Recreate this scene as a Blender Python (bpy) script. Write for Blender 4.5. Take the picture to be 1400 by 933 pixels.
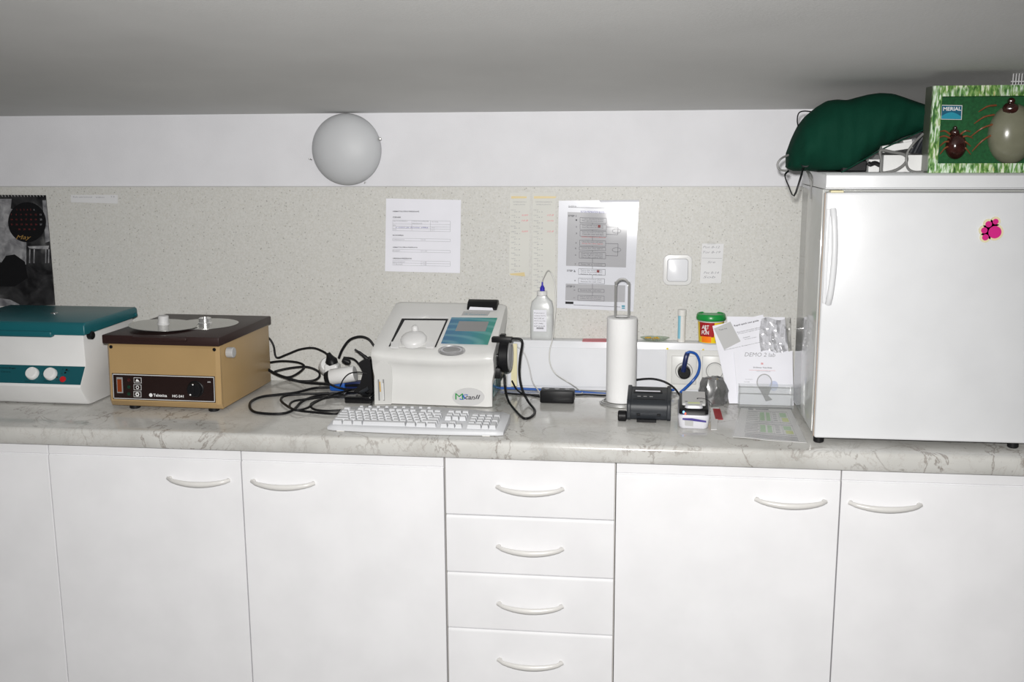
import bpy, bmesh, math, random
from mathutils import Vector, Matrix
random.seed(7)
PI = math.pi
SC = bpy.context.scene
COL = SC.collection
for o in list(bpy.data.objects):
    bpy.data.objects.remove(o)

# ------------------------------------------------------------------ camera
FPX = 1426.8
CAM = Vector((0.0, -3.4735, 1.7107))
YAW, PIT, ROL = 0.1245, 0.185, -0.0048
cy, sy, cp, sp = math.cos(YAW), math.sin(YAW), math.cos(PIT), math.sin(PIT)
FW = Vector((-sy * cp, cy * cp, -sp))
r0 = Vector((cy, sy, 0)); u0 = r0.cross(FW)
RT = math.cos(ROL) * r0 + math.sin(ROL) * u0
UP = -math.sin(ROL) * r0 + math.cos(ROL) * u0
cd = bpy.data.cameras.new('camera'); cam = bpy.data.objects.new('camera', cd); COL.objects.link(cam)
cd.sensor_width = 36; cd.lens = FPX / 1400 * 36; cd.clip_start = 0.05
m = Matrix((RT, UP, -FW)).transposed().to_4x4(); m.translation = CAM
cam.matrix_world = m
SC.camera = cam
SC.view_settings.view_transform = 'Standard'
SC.view_settings.look = 'None'
SC.view_settings.gamma = 1
SC.view_settings.use_curve_mapping = False
SC.view_settings.exposure = 0.0

# ------------------------------------------------------------------ light: the flash on the camera, and a dim room
w = bpy.data.worlds.new('world'); SC.world = w; w.use_nodes = True
w.node_tree.nodes['Background'].inputs[0].default_value = (0.75, 0.8, 0.85, 1)
w.node_tree.nodes['Background'].inputs[1].default_value = 0.15
ld = bpy.data.lights.new('flash', 'SPOT'); ld.shadow_soft_size = 0.035; ld.energy = 410; ld.spot_size = math.radians(112); ld.spot_blend = 0.9
ld.color = (1.0, 0.985, 0.965)
lo = bpy.data.objects.new('flash', ld); COL.objects.link(lo)
lm = m.copy(); lm.translation = CAM + UP * 0.095 - RT * 0.03 - FW * 0.0
lo.matrix_world = lm @ Matrix.Rotation(math.radians(4), 4, 'Y') @ Matrix.Rotation(math.radians(-13), 4, 'X')

# ------------------------------------------------------------------ pixel helpers
def ray(px, py): return FW * FPX + RT * (px - 700) + UP * (466.5 - py)
def P(px, py, ax, v):
    d = ray(px, py); return CAM + d * ((v - CAM[ax]) / d[ax])
def Z(px, py, z=0.9): return P(px, py, 2, z)
def Y(px, py, y=0.0): return P(px, py, 1, y)
def PP(px, py, o, n):
    d = ray(px, py); return CAM + d * ((Vector(o) - CAM).dot(n) / d.dot(n))

# ------------------------------------------------------------------ materials
MT = {}
def mat(name, col, rough=0.5, metal=0.0, spec=0.5, bump=0, bscale=200, trans=0, ior=1.45, emit=None, coat=0, var=0, vscale=8):
    if name in MT: return MT[name]
    ma = bpy.data.materials.new(name); ma.use_nodes = True
    nt = ma.node_tree; b = nt.nodes['Principled BSDF']
    b.inputs['Base Color'].default_value = (*col, 1); b.inputs['Roughness'].default_value = rough
    b.inputs['Metallic'].default_value = metal; b.inputs['Specular IOR Level'].default_value = spec
    b.inputs['Transmission Weight'].default_value = trans; b.inputs['IOR'].default_value = ior
    b.inputs['Coat Weight'].default_value = coat
    if emit:
        b.inputs['Emission Color'].default_value = (*emit[0], 1); b.inputs['Emission Strength'].default_value = emit[1]
    tc = nt.nodes.new('ShaderNodeTexCoord')
    if bump:
        n = nt.nodes.new('ShaderNodeTexNoise'); n.inputs['Scale'].default_value = bscale; n.inputs['Detail'].default_value = 3
        bp = nt.nodes.new('ShaderNodeBump'); bp.inputs['Strength'].default_value = bump; bp.inputs['Distance'].default_value = 0.002
        nt.links.new(tc.outputs['Object'], n.inputs['Vector']); nt.links.new(n.outputs['Fac'], bp.inputs['Height'])
        nt.links.new(bp.outputs['Normal'], b.inputs['Normal'])
    v = var or 0.03
    n2 = nt.nodes.new('ShaderNodeTexNoise'); n2.inputs['Scale'].default_value = vscale; n2.inputs['Detail'].default_value = 4
    rp = nt.nodes.new('ShaderNodeValToRGB')
    rp.color_ramp.elements[0].position = .3; rp.color_ramp.elements[1].position = .7
    rp.color_ramp.elements[0].color = (*[c * (1 - v) for c in col], 1); rp.color_ramp.elements[1].color = (*[min(1, c * (1 + v)) for c in col], 1)
    nt.links.new(tc.outputs['Object'], n2.inputs['Vector']); nt.links.new(n2.outputs['Fac'], rp.inputs['Fac'])
    nt.links.new(rp.outputs['Color'], b.inputs['Base Color'])
    MT[name] = ma
    return ma

def nodes_mat(name, rough, spec=0.5):
    ma = bpy.data.materials.new(name); ma.use_nodes = True; nt = ma.node_tree
    b = nt.nodes['Principled BSDF']; b.inputs['Roughness'].default_value = rough; b.inputs['Specular IOR Level'].default_value = spec
    tc = nt.nodes.new('ShaderNodeTexCoord'); MT[name] = ma
    return ma, nt, b, tc
def ramp(nt, fac, stops, mode='LINEAR'):
    rp = nt.nodes.new('ShaderNodeValToRGB'); cr = rp.color_ramp; cr.interpolation = mode
    while len(cr.elements) < len(stops): cr.elements.new(0.5)
    for e, (p, c) in zip(cr.elements, stops): e.position = p; e.color = (*c, 1)
    nt.links.new(fac, rp.inputs['Fac']); return rp.outputs['Color']
def noise(nt, vec, scale, detail=4, dist=0, rough=.5):
    n = nt.nodes.new('ShaderNodeTexNoise'); n.inputs['Scale'].default_value = scale; n.inputs['Detail'].default_value = detail
    n.inputs['Distortion'].default_value = dist; n.inputs['Roughness'].default_value = rough
    nt.links.new(vec, n.inputs['Vector']); return n.outputs['Fac']
def voro(nt, vec, scale, feature='F1', out='Distance'):
    n = nt.nodes.new('ShaderNodeTexVoronoi'); n.feature = feature; n.inputs['Scale'].default_value = scale
    nt.links.new(vec, n.inputs['Vector']); return n.outputs[out]
def mix(nt, f, a, b, mode='MIX'):
    n = nt.nodes.new('ShaderNodeMix'); n.data_type = 'RGBA'; n.blend_type = mode
    if isinstance(f, float): n.inputs[0].default_value = f
    else: nt.links.new(f, n.inputs[0])
    for i, s in ((6, a), (7, b)):
        if isinstance(s, tuple): n.inputs[i].default_value = (*s, 1)
        else: nt.links.new(s, n.inputs[i])
    return n.outputs[2]
def mapping(nt, vec, sc, rot=(0, 0, 0)):
    n = nt.nodes.new('ShaderNodeMapping'); n.inputs['Scale'].default_value = sc; n.inputs['Rotation'].default_value = rot
    nt.links.new(vec, n.inputs['Vector']); return n.outputs['Vector']

# marble laminate of the worktop
ma, nt, b, tc = nodes_mat('marble', 0.13, 0.75)
ob = tc.outputs['Object']
base = ramp(nt, noise(nt, ob, 5, 6, .6), [(.3, (.48, .475, .45)), (.62, (.60, .595, .57))])
v1 = noise(nt, mapping(nt, ob, (1.6, 1, 1)), 5.0, 7, .6, .60)
vein = ramp(nt, v1, [(.478, (0, 0, 0)), (.5, (1, 1, 1)), (.515, (0, 0, 0))])
msk = ramp(nt, noise(nt, ob, 3.2, 2), [(.40, (.1, .1, .1)), (.55, (1, 1, 1))])
vm = mix(nt, 1.0, vein, msk, 'MULTIPLY')
v2 = ramp(nt, noise(nt, ob, 13, 6, .7, .65), [(.485, (0, 0, 0)), (.5, (.45, .45, .45)), (.515, (0, 0, 0))])
c = mix(nt, vm, base, (.30, .275, .25)); c = mix(nt, v2, c, (.42, .38, .35))
nt.links.new(c, b.inputs['Base Color'])
# speckled splashback laminate
ma, nt, b, tc = nodes_mat('speckled', 0.45, 0.3)
ob = tc.outputs['Object']
base = ramp(nt, noise(nt, ob, 160, 3), [(.3, (.515, .51, .48)), (.65, (.585, .58, .555))])
s1 = ramp(nt, voro(nt, ob, 85), [(.0, (1, 1, 1)), (.14, (1, 1, 1)), (.22, (0, 0, 0))])
g = ramp(nt, noise(nt, ob, 60, 2), [(.42, (.1, .1, .1)), (.56, (.85, .85, .85))])
c = mix(nt, mix(nt, 1.0, s1, g, 'MULTIPLY'), base, (.30, .29, .27))
s2 = ramp(nt, voro(nt, mapping(nt, ob, (1.3, 1, 1.1)), 105), [(.0, (.5, .5, .5)), (.16, (.5, .5, .5)), (.22, (0, 0, 0))])
c = mix(nt, s2, c, (.46, .42, .33))
nt.links.new(c, b.inputs['Base Color'])
# printed grass on the display box
ma, nt, b, tc = nodes_mat('grass_print', 0.35)
ob = tc.outputs['Object']
n1 = noise(nt, mapping(nt, ob, (3.2, 1, .9), (0, .6, 0)), 46, 3, .5)
n2 = noise(nt, mapping(nt, ob, (4, 1, .8), (0, -.5, 0)), 40, 2, .8)
c1 = ramp(nt, n1, [(.30, (.015, .06, .012)), (.45, (.09, .22, .04)), (.54, (.24, .38, .12)), (.62, (.62, .68, .52))])
c2 = ramp(nt, n2, [(.35, (.02, .10, .02)), (.50, (.16, .33, .09)), (.60, (.60, .70, .58))])
c = mix(nt, ramp(nt, noise(nt, ob, 22, 1), [(.45, (0, 0, 0)), (.55, (1, 1, 1))]), c1, c2)
c = mix(nt, ramp(nt, voro(nt, mapping(nt, ob, (1, 1, .3), (0, .5, 0)), 45), [(.0, (1, 1, 1)), (.12, (0, 0, 0))]), c, (.5, .38, .06))
nt.links.new(c, b.inputs['Base Color'])
# grey photograph of the wall calendar
ma, nt, b, tc = nodes_mat('calendar_photo', 0.3)
ob = tc.outputs['Object']
c = ramp(nt, noise(nt, ob, 18, 5, .6), [(.35, (.008, .008, .009)), (.6, (.035, .035, .037)), (.75, (.12, .12, .12))])
nt.links.new(c, b.inputs['Base Color'])
ma, nt, b, tc = nodes_mat('calendar_photo_light', 0.3)
c = ramp(nt, noise(nt, tc.outputs['Object'], 30, 6, .6), [(.3, (.10, .10, .11)), (.5, (.22, .22, .23)), (.7, (.36, .36, .37))])
nt.links.new(c, b.inputs['Base Color'])
# display panel print: blue to green with pale arcs
ma, nt, b, tc = nodes_mat('display_print', 0.12)
gx = nt.nodes.new('ShaderNodeSeparateXYZ'); nt.links.new(tc.outputs['Generated'], gx.inputs[0])
c1 = ramp(nt, gx.outputs[0], [(0, (.03, .13, .26)), (.55, (.025, .20, .26)), (1, (.03, .26, .20))])
wv = nt.nodes.new('ShaderNodeTexWave'); wv.wave_type = 'RINGS'; wv.inputs['Scale'].default_value = .9; wv.inputs['Distortion'].default_value = 1.5; wv.inputs['Detail Scale'].default_value = .6; wv.rings_direction = 'Z'
nt.links.new(mapping(nt, tc.outputs['Generated'], (.7, 1.6, 1)), wv.inputs['Vector'])
c = mix(nt, ramp(nt, wv.outputs['Fac'], [(.5, (0, 0, 0)), (1, (.3, .3, .3))]), c1, (.25, .5, .5))
nt.links.new(c, b.inputs['Base Color'])

def thin_clear(name, glossy=.14, rough=.08, tint=(.97, .97, .97), cloud=0.0):
    ma = bpy.data.materials.new(name); ma.use_nodes = True; nt = ma.node_tree; nt.nodes.clear()
    out = nt.nodes.new('ShaderNodeOutputMaterial'); t = nt.nodes.new('ShaderNodeBsdfTransparent'); t.inputs[0].default_value = (*tint, 1)
    g = nt.nodes.new('ShaderNodeBsdfGlossy'); g.inputs['Roughness'].default_value = rough
    d = nt.nodes.new('ShaderNodeBsdfDiffuse'); d.inputs[0].default_value = (.85, .86, .86, 1)
    m1 = nt.nodes.new('ShaderNodeMixShader'); m1.inputs[0].default_value = cloud
    m2 = nt.nodes.new('ShaderNodeMixShader')
    lw = nt.nodes.new('ShaderNodeLayerWeight'); lw.inputs[0].default_value = .35
    mr = nt.nodes.new('ShaderNodeMapRange'); mr.inputs[3].default_value = glossy; mr.inputs[4].default_value = min(1, glossy * 3.5)
    nt.links.new(lw.outputs['Fresnel'], mr.inputs[0]); nt.links.new(mr.outputs[0], m2.inputs[0])
    nt.links.new(t.outputs[0], m1.inputs[1]); nt.links.new(d.outputs[0], m1.inputs[2])
    nt.links.new(m1.outputs[0], m2.inputs[1]); nt.links.new(g.outputs[0], m2.inputs[2]); nt.links.new(m2.outputs[0], out.inputs[0])
    MT[name] = ma; return ma
thin_clear('clear_sheet', .03, .12, (1, 1, 1)); thin_clear('clear_hard', .025, .05, (.99, .995, .995), .09); thin_clear('clear_smoky', .15, .15, (.6, .6, .6), .1)
thin_clear('milky', .05, .25, (.9, .92, .92), .5); thin_clear('dish_glass', .10, .06, (.88, .93, .86), .06); mat('tubing', (.42, .42, .40), .35)

mat('wall_paint', (.66, .66, .685), .6, bump=.15, bscale=250)
mat('ceiling_paint', (.66, .66, .65), .85, bump=.3, bscale=160, var=.04, vscale=3)
mat('floor_tile', (.10, .095, .09), .5, var=.1); mat('wall_far', (.12, .12, .125), .7)
mat('cabinet_white', (.775, .775, .79), .5, spec=.4, bump=.03, bscale=400)
mat('cabinet_body', (.55, .53, .50), .6)
mat('handle_white', (.66, .65, .63), .3)
mat('edge_seam', (.35, .30, .27), .6)
mat('trunk_white', (.72, .73, .76), .25); mat('trunk_grey', (.55, .55, .54), .4)
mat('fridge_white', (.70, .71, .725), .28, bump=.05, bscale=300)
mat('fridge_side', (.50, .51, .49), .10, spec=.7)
mat('gasket', (.40, .30, .22), .6)
mat('plastic_white', (.70, .70, .695), .3); mat('plastic_offwhite', (.70, .69, .66), .35)
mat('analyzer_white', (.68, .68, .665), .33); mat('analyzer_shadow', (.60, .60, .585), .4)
mat('keyboard_white', (.56, .57, .59), .4); mat('key_white', (.60, .61, .63), .35)
mat('black', (.008, .008, .009), .42, spec=.25); mat('black_gloss', (.008, .008, .009), .12); mat('rubber', (.008, .008, .009), .5, spec=.25)
mat('dark_grey', (.026, .029, .034), .4, spec=.3, bump=.1, bscale=600); mat('grey', (.25, .25, .25), .4); mat('mid_grey', (.42, .42, .42), .45)
mat('light_grey', (.55, .55, .55), .45); mat('silver', (.62, .62, .63), .25, metal=.8)
mat('chrome', (.8, .8, .8), .25, metal=.85); mat('steel', (.55, .55, .54), .36, metal=.7); mat('disc_metal', (.50, .50, .48), .22, metal=.85)
mat('teal', (.009, .105, .125), .36); mat('teal_panel', (.006, .08, .098), .45); mat('teal_glass', (.06, .20, .20), .12)
mat('beige', (.38, .255, .118), .35, bump=.05, bscale=300); mat('brown', (.028, .014, .013), .42, spec=.3); mat('panel_brown', (.018, .010, .009), .3)
mat('lamp_glass', (.50, .51, .525), .5, spec=.4, bump=.03, bscale=500)
mat('paper', (.73, .73, .785), .55, bump=.1, bscale=30); mat('paper_warm', (.64, .64, .65), .5); mat('paper_aged', (.60, .598, .56), .6)
mat('laminated', (.68, .69, .74), .22, spec=.6); mat('print_grey', (.42, .42, .44), .2)
mat('ink', (.06, .06, .07), .6); mat('ink_grey', (.30, .30, .32), .6); mat('ink_blue', (.07, .07, .30), .6); mat('ink_red', (.55, .06, .05), .6)
mat('ink_pink', (.70, .22, .25), .6); mat('tape_yellow', (.62, .50, .26), .4); mat('white_print', (.75, .75, .75), .5)
mat('dark_red', (.20, .03, .03), .5); mat('red_button', (.45, .015, .02), .3); mat('orange_led', (.20, .04, .010), .3); mat('green_led', (.008, .035, .02), .3); mat('led_off', (.05, .012, .012), .3)
mat('blue_cable', (.012, .09, .38), .35); mat('blue_cap', (.03, .02, .40), .35); mat('navy', (.01, .02, .09), .4); mat('violet_print', (.04, .025, .20), .4)
mat('green_lid', (.01, .26, .05), .3); mat('red_label', (.36, .01, .015), .35); mat('yellow_label', (.80, .58, .01), .35); mat('orange_label', (.95, .22, .01), .35)
mat('light_blue', (.25, .55, .68), .4); mat('purple_ink', (.18, .02, .14), .5); mat('yellow_stuff', (.55, .33, .02), .4); mat('yellow_dot', (.75, .6, .02), .4)
mat('bag_green', (.003, .036, .021), .8, spec=.1, bump=.25, bscale=500, var=.08)
mat('box_side', (.10, .115, .085), .4); mat('felt_green', (.01, .085, .025), .85, bump=.6, bscale=900, var=.25, vscale=120)
mat('tick_grey', (.19, .19, .135), .22, coat=.3, var=.08, vscale=30); mat('tick_brown', (.035, .012, .01), .15, coat=.5, var=.5, vscale=60); mat('tick_leg', (.22, .07, .03), .4)
mat('sign_blue', (.01, .10, .17), .3); mat('sign_teal', (.02, .26, .36), .3); mat('magenta', (.62, .02, .22), .35); mat('cream', (.72, .66, .42), .4)
mat('grey_cord', (.16, .16, .155), .4); mat('amber', (.6, .35, .05), .3); mat('dull_gold', (.28, .17, .05), .5); mat('bright_wire', (.85, .85, .86), .3, metal=.3); mat('roll_paper', (.80, .80, .80), .8, bump=.35, bscale=90)
mat('green_print', (.45, .62, .42), .5); mat('yellow_print', (.62, .68, .30), .5); mat('pocket_paper', (.74, .74, .73), .5)
mat('socket_white', (.68, .68, .66), .35); mat('socket_dark', (.50, .48, .44), .4)
mat('blue_light', (.1, .3, 1), .3, emit=((.15, .4, 1), 3)); mat('red_light', (1, .1, .05), .3, emit=((1, .12, .05), 1.5))
mat('lens_blue', (.50, .54, .70), .2); mat('pale_plastic', (.58, .58, .62), .3); thin_clear('crinkle', .16, .16, (.98, .98, .98), .10); thin_clear('clear_tint', .05, .1, (.78, .80, .84), .12)

# ------------------------------------------------------------------ mesh builder (world coordinates)
WL = {}
def wloc(o):
    return WL.get(o.name, Vector((0, 0, 0))) if o else Vector((0, 0, 0))
class MB:
    def __init__(s, M=None): s.bm = bmesh.new(); s.M = M or Matrix.Identity(4)
    def _v(s, p): return s.bm.verts.new(s.M @ Vector(p))
    def poly(s, pts):
        f = s.bm.faces.new([s._v(p) for p in pts]); return s
    def box(s, a, b, bev=0, seg=2, taper=None):
        x0, y0, z0 = a; x1, y1, z1 = b; tx = ty = 0
        if taper: tx, ty = taper
        v = [s._v(p) for p in [(x0, y0, z0), (x1, y0, z0), (x1, y1, z0), (x0, y1, z0), (x0 + tx, y0 + ty, z1), (x1 - tx, y0 + ty, z1), (x1 - tx, y1 - ty, z1), (x0 + tx, y1 - ty, z1)]]
        fs = [s.bm.faces.new([v[i] for i in q]) for q in [(3, 2, 1, 0), (4, 5, 6, 7), (0, 1, 5, 4), (1, 2, 6, 5), (2, 3, 7, 6), (3, 0, 4, 7)]]
        if bev:
            es = {e for f in fs for e in f.edges}
            bmesh.ops.bevel(s.bm, geom=list(es), offset=bev, segments=seg, profile=.5, affect='EDGES', clamp_overlap=True)
        return s
    def prism(s, prof, a, b, ax=0, bev=0, seg=2, taper=0):
        # prof: 2D points in the two other axes, extruded along ax from a to b
        def mk(t, p):
            q = [p[0], p[1]]; q.insert(ax, t); return q
        A = [s._v(mk(a, p)) for p in prof]; B = [s._v(mk(b, p)) for p in prof]; n = len(prof)
        fs = [s.bm.faces.new(A[::-1]), s.bm.faces.new(B)]
        for i in range(n): fs.append(s.bm.faces.new([A[i], A[(i + 1) % n], B[(i + 1) % n], B[i]]))
        bmesh.ops.recalc_face_normals(s.bm, faces=fs)
        if bev:
            es = {e for f in fs[:2] for e in f.edges}
            bmesh.ops.bevel(s.bm, geom=list(es), offset=bev, segments=seg, profile=.5, affect='EDGES', clamp_overlap=True)
        return s
    def lathe(s, prof, c=(0, 0, 0), ax=2, n=32, rot=None, sx=1, sy=1):
        # prof: (radius, height)
        rings = []
        L = Matrix.Translation(Vector(c))
        if rot is not None: L = L @ rot
        for r, h in prof:
            ring = []
            for i in range(n):
                t = 2 * PI * i / n; q = [math.cos(t) * r * sx, math.sin(t) * r * sy]
                if ax == 2: p = (q[0], q[1], h)
                elif ax == 1: p = (q[0], h, q[1])
                else: p = (h, q[0], q[1])
                ring.append(s._v(L @ Vector(p)))
            rings.append(ring)
        fs = []
        for A, B in zip(rings, rings[1:]):
            for i in range(n):
                fs.append(s.bm.faces.new([A[i], A[(i + 1) % n], B[(i + 1) % n], B[i]]))
        if prof[0][0] > 0: fs.append(s.bm.faces.new(rings[0][::-1]))
        if prof[-1][0] > 0: fs.append(s.bm.faces.new(rings[-1]))
        bmesh.ops.recalc_face_normals(s.bm, faces=fs)
        return s
    def cyl(s, c, r, h, ax=2, n=24, bev=.0, r2=None, rot=None):
        r2 = r if r2 is None else r2
        pr = [(r, 0), (r2, h)] if not bev else [(max(r - bev, 1e-5), 0), (r, bev), (r2, h - bev), (max(r2 - bev, 1e-5), h)]
        return s.lathe(pr, c, ax, n, rot)
    def tube(s, pts, r, n=8, smooth=4, closed=False, flat=1.0, cap=True):
        pts = [Vector(p) for p in pts]
        if smooth > 1 and len(pts) > 2:
            out = []; N = len(pts); rng = N if closed else N - 1
            for i in range(rng):
                p1, p2 = pts[i], pts[(i + 1) % N]
                p0 = pts[(i - 1) % N] if (closed or i > 0) else p1 * 2 - p2
                p3 = pts[(i + 2) % N] if (closed or i < N - 2) else p2 * 2 - p1
                for k in range(smooth):
                    t = k / smooth
                    out.append(.5 * ((2 * p1) + (-p0 + p2) * t + (2 * p0 - 5 * p1 + 4 * p2 - p3) * t * t + (-p0 + 3 * p1 - 3 * p2 + p3) * t ** 3))
            if not closed: out.append(pts[-1])
            pts = out
        N = len(pts); rings = []; nrm = None
        for i, p in enumerate(pts):
            a = pts[(i - 1) % N] if (closed or i > 0) else p; c = pts[(i + 1) % N] if (closed or i < N - 1) else p
            t = (c - a)
            t = t.normalized() if t.length > 1e-9 else Vector((1, 0, 0))
            if nrm is None:
                nrm = t.cross(Vector((0, 0, 1)))
                if nrm.length < .1: nrm = t.cross(Vector((0, 1, 0)))
                nrm.normalize()
            else:
                nrm = nrm - t * nrm.dot(t)
                nrm = nrm.normalized() if nrm.length > 1e-6 else t.orthogonal().normalized()
            bn = t.cross(nrm); rr = r[i * len(r) // N] if isinstance(r, (list, tuple)) else r
            rings.append([s._v(p + nrm * math.cos(2 * PI * k / n) * rr + bn * math.sin(2 * PI * k / n) * rr * flat) for k in range(n)])
        prs = list(zip(rings, rings[1:])) + ([(rings[-1], rings[0])] if closed else [])
        for A, B in prs:
            for k in range(n): s.bm.faces.new([A[k], A[(k + 1) % n], B[(k + 1) % n], B[k]])
        if not closed and cap: s.bm.faces.new(rings[0][::-1]); s.bm.faces.new(rings[-1])
        return s
    def grid(s, fn, nu, nv, thick=0):
        G = [[s._v(fn(i / nu, j / nv)) for j in range(nv + 1)] for i in range(nu + 1)]
        for i in range(nu):
            for j in range(nv): s.bm.faces.new([G[i][j], G[i + 1][j], G[i + 1][j + 1], G[i][j + 1]])
        return s
    def sheet(s, tl, tr, br, bl, n, thick=.0006, nu=1, nv=1, warp=None):
        # four corners, n = direction of thickness (front side)
        tl, tr, br, bl, n = map(Vector, (tl, tr, br, bl, n)); n = n.normalized()
        def f(u, v, off):
            p = tl * (1 - u) * (1 - v) + tr * u * (1 - v) + br * u * v + bl * (1 - u) * v
            if warp: p = p + n * warp(u, v)
            return p + n * off
        F = [[s._v(f(i / nu, j / nv, thick)) for j in range(nv + 1)] for i in range(nu + 1)]
        B = [[s._v(f(i / nu, j / nv, 0)) for j in range(nv + 1)] for i in range(nu + 1)]
        for i in range(nu):
            for j in range(nv):
                s.bm.faces.new([F[i][j], F[i][j + 1], F[i + 1][j + 1], F[i + 1][j]]); s.bm.faces.new([B[i][j], B[i + 1][j], B[i + 1][j + 1], B[i][j + 1]])
        for i in range(nu):
            s.bm.faces.new([F[i][0], F[i + 1][0], B[i + 1][0], B[i][0]]); s.bm.faces.new([F[i + 1][nv], F[i][nv], B[i][nv], B[i + 1][nv]])
        for j in range(nv):
            s.bm.faces.new([F[0][j + 1], F[0][j], B[0][j], B[0][j + 1]]); s.bm.faces.new([F[nu][j], F[nu][j + 1], B[nu][j + 1], B[nu][j]])
        return s
    def text(s, txt, o, xd, yd, w=None, h=None, bold=False, shear=0, align='L'):
        cu = bpy.data.curves.new('t', 'FONT'); cu.body = txt; cu.resolution_u = 2; cu.shear = shear
        if bold: cu.offset = .02
        ob = bpy.data.objects.new('t', cu); me = bpy.data.meshes.new_from_object(ob)
        bpy.data.objects.remove(ob)
        if not me.vertices: return s
        xs = [v.co.x for v in me.vertices]; ys = [v.co.y for v in me.vertices]
        x0, x1, y0, y1 = min(xs), max(xs), min(ys), max(ys)
        kx = (w / (x1 - x0)) if w else None; ky = (h / (y1 - y0)) if h else None
        kx = kx or ky; ky = ky or kx
        o, xd, yd = Vector(o), Vector(xd).normalized(), Vector(yd).normalized()
        ax = {'L': x0, 'C': (x0 + x1) / 2, 'R': x1}[align]
        vs = [s._v(o + xd * (v.co.x - ax) * kx + yd * (v.co.y - y0) * ky) for v in me.vertices]
        for p in me.polygons:
            try: s.bm.faces.new([vs[i] for i in p.vertices])
            except ValueError: pass
        bpy.data.meshes.remove(me); return s
    def build(s, name, m, parent=None, label=None, smooth=.6, origin=None, recalc=False):
        if recalc: bmesh.ops.recalc_face_normals(s.bm, faces=s.bm.faces[:])
        me = bpy.data.meshes.new(name)
        base = wloc(parent)
        if origin is not None: base = Vector(origin)
        bmesh.ops.translate(s.bm, verts=s.bm.verts, vec=-base)
        s.bm.to_mesh(me); s.bm.free()
        me.materials.append(MT[m] if isinstance(m, str) else m)
        if smooth:
            me.shade_smooth(); me.set_sharp_from_angle(angle=smooth)
        o = bpy.data.objects.new(name, me); COL.objects.link(o)
        if parent: o.parent = parent
        if origin is not None: o.location = Vector(origin) - wloc(parent)
        WL[o.name] = base
        if label: o['label'] = label
        if parent and any(q_ in name for q_ in ('lettering', 'numerals', '_lines', 'handwriting', 'printed', '_marks', '_cells', 'bar_code', 'wire_binding', 'red_print', 'wires', 'rails', 'grey_panels', 'red_marker', 'blue_mark', 'pink_pads', 'cream_backing')): o['kind'] = 'stuff'
        return o
def tag(o, label, cat, group=None, kind=None):
    o['label'] = label; o['category'] = cat
    if group: o['group'] = group
    if kind: o['kind'] = kind
    return o
def thing(name, loc, label, cat, group=None):
    o = bpy.data.objects.new(name, None); COL.objects.link(o); o.location = loc; o.empty_display_size = .05
    WL[o.name] = Vector(loc); return tag(o, label, cat, group)
def struct(o): o['kind'] = 'structure'; return o
def dup_part(o, parent, world):
    c = o.copy(); COL.objects.link(c); c.parent = parent; c.location = Vector(world) - wloc(parent); WL[c.name] = Vector(world)
    return c
def frame(o, deg=0): return Matrix.Translation(Vector(o)) @ Matrix.Rotation(math.radians(deg), 4, 'Z')
WN = Vector((0, -1, 0)); XD = Vector((1, 0, 0)); ZD = Vector((0, 0, 1))

# ------------------------------------------------------------------ the room
TOP = .9; YE = -.694; ZC = 1.8205; ZL = 1.5767
XL, XR, YB = -3.3, 2.6, -4.9
struct(MB().box((XL, 0, 0), (XR, .1, 2.6)).build('wall_back', 'wall_paint'))
struct(MB().box((XL, -.004, TOP - .02), (XR, -.0005, ZL)).build('trim_1', 'speckled'))
struct(MB().box((XL, -.005, ZL), (XR, -.0005, ZL + .0025)).build('trim_2', 'mid_grey'))
struct(MB().box((XL, YB, -.1), (XR, .1, 0)).build('floor', 'floor_tile'))
sl = math.tan(math.radians(7))
struct(MB().prism([(0, ZC), (YB, ZC - sl * YB), (YB, ZC - sl * YB + .1), (0, ZC + .1)], XL, XR, 0).build('ceiling', 'ceiling_paint', smooth=.2))
struct(MB().box((XL - .1, YB, 0), (XL, .1, 2.6)).build('wall_left', 'wall_far'))
struct(MB().box((XR, YB, 0), (XR + .1, .1, 2.6)).build('wall_right', 'wall_far'))
struct(MB().box((XL, YB - .1, 0), (XR, YB, 2.6)).build('wall_front', 'wall_far'))

# ------------------------------------------------------------------ worktop and cabinets
T = .052
pr = [(-.006, TOP), (YE + .014, TOP), (YE + .007, TOP - .002), (YE + .002, TOP - .007), (YE, TOP - .014), (YE, TOP - T + .004), (YE + .004, TOP - T), (-.006, TOP - T)]
o = MB().prism(pr, XL + .005, XR - .005, 0).build('worktop', 'marble', smooth=.9)
tag(o, 'long grey-white marble-look worktop running over all the white cabinets', 'worktop')
YD = YE + .02; ZT = TOP - T - .002
S0, S1, S2, S3, S4 = -1.7455, -1.1475, -.5470, -.0610, .5475
def handle_mesh(c, wd=.19):
    mb = MB(); pts = []
    for i in range(13):
        t = -1 + i / 6
        pts.append((c[0] + t * wd / 2, c[1] - .006 - .022 * (1 - t * t) ** .6, c[2] - .010 * (1 - t * t) + .004))
    rs = [.0045 + .0025 * (1 - abs(-1 + i / 6) ** 2) for i in range(13)]
    mb.tube(pts, [r for r in rs], 10, 3, flat=1.25)
    for sx in (-1, 1): mb.cyl((c[0] + sx * (wd / 2 - .006), c[1] - .008, c[2] + .003), .006, .0085, 1, 12)
    return mb
H0 = None
def handle(parent, c):
    global H0
    if H0 is None:
        H0 = handle_mesh((0, 0, 0)).build('handle', 'handle_white', parent, origin=None)
        H0.location = Vector(c) - wloc(parent); WL[H0.name] = Vector(c)
        # mesh was shifted by parent location, undo
        H0.data.transform(Matrix.Translation(wloc(parent)))
        return H0
    return dup_part(H0, parent, c)
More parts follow.
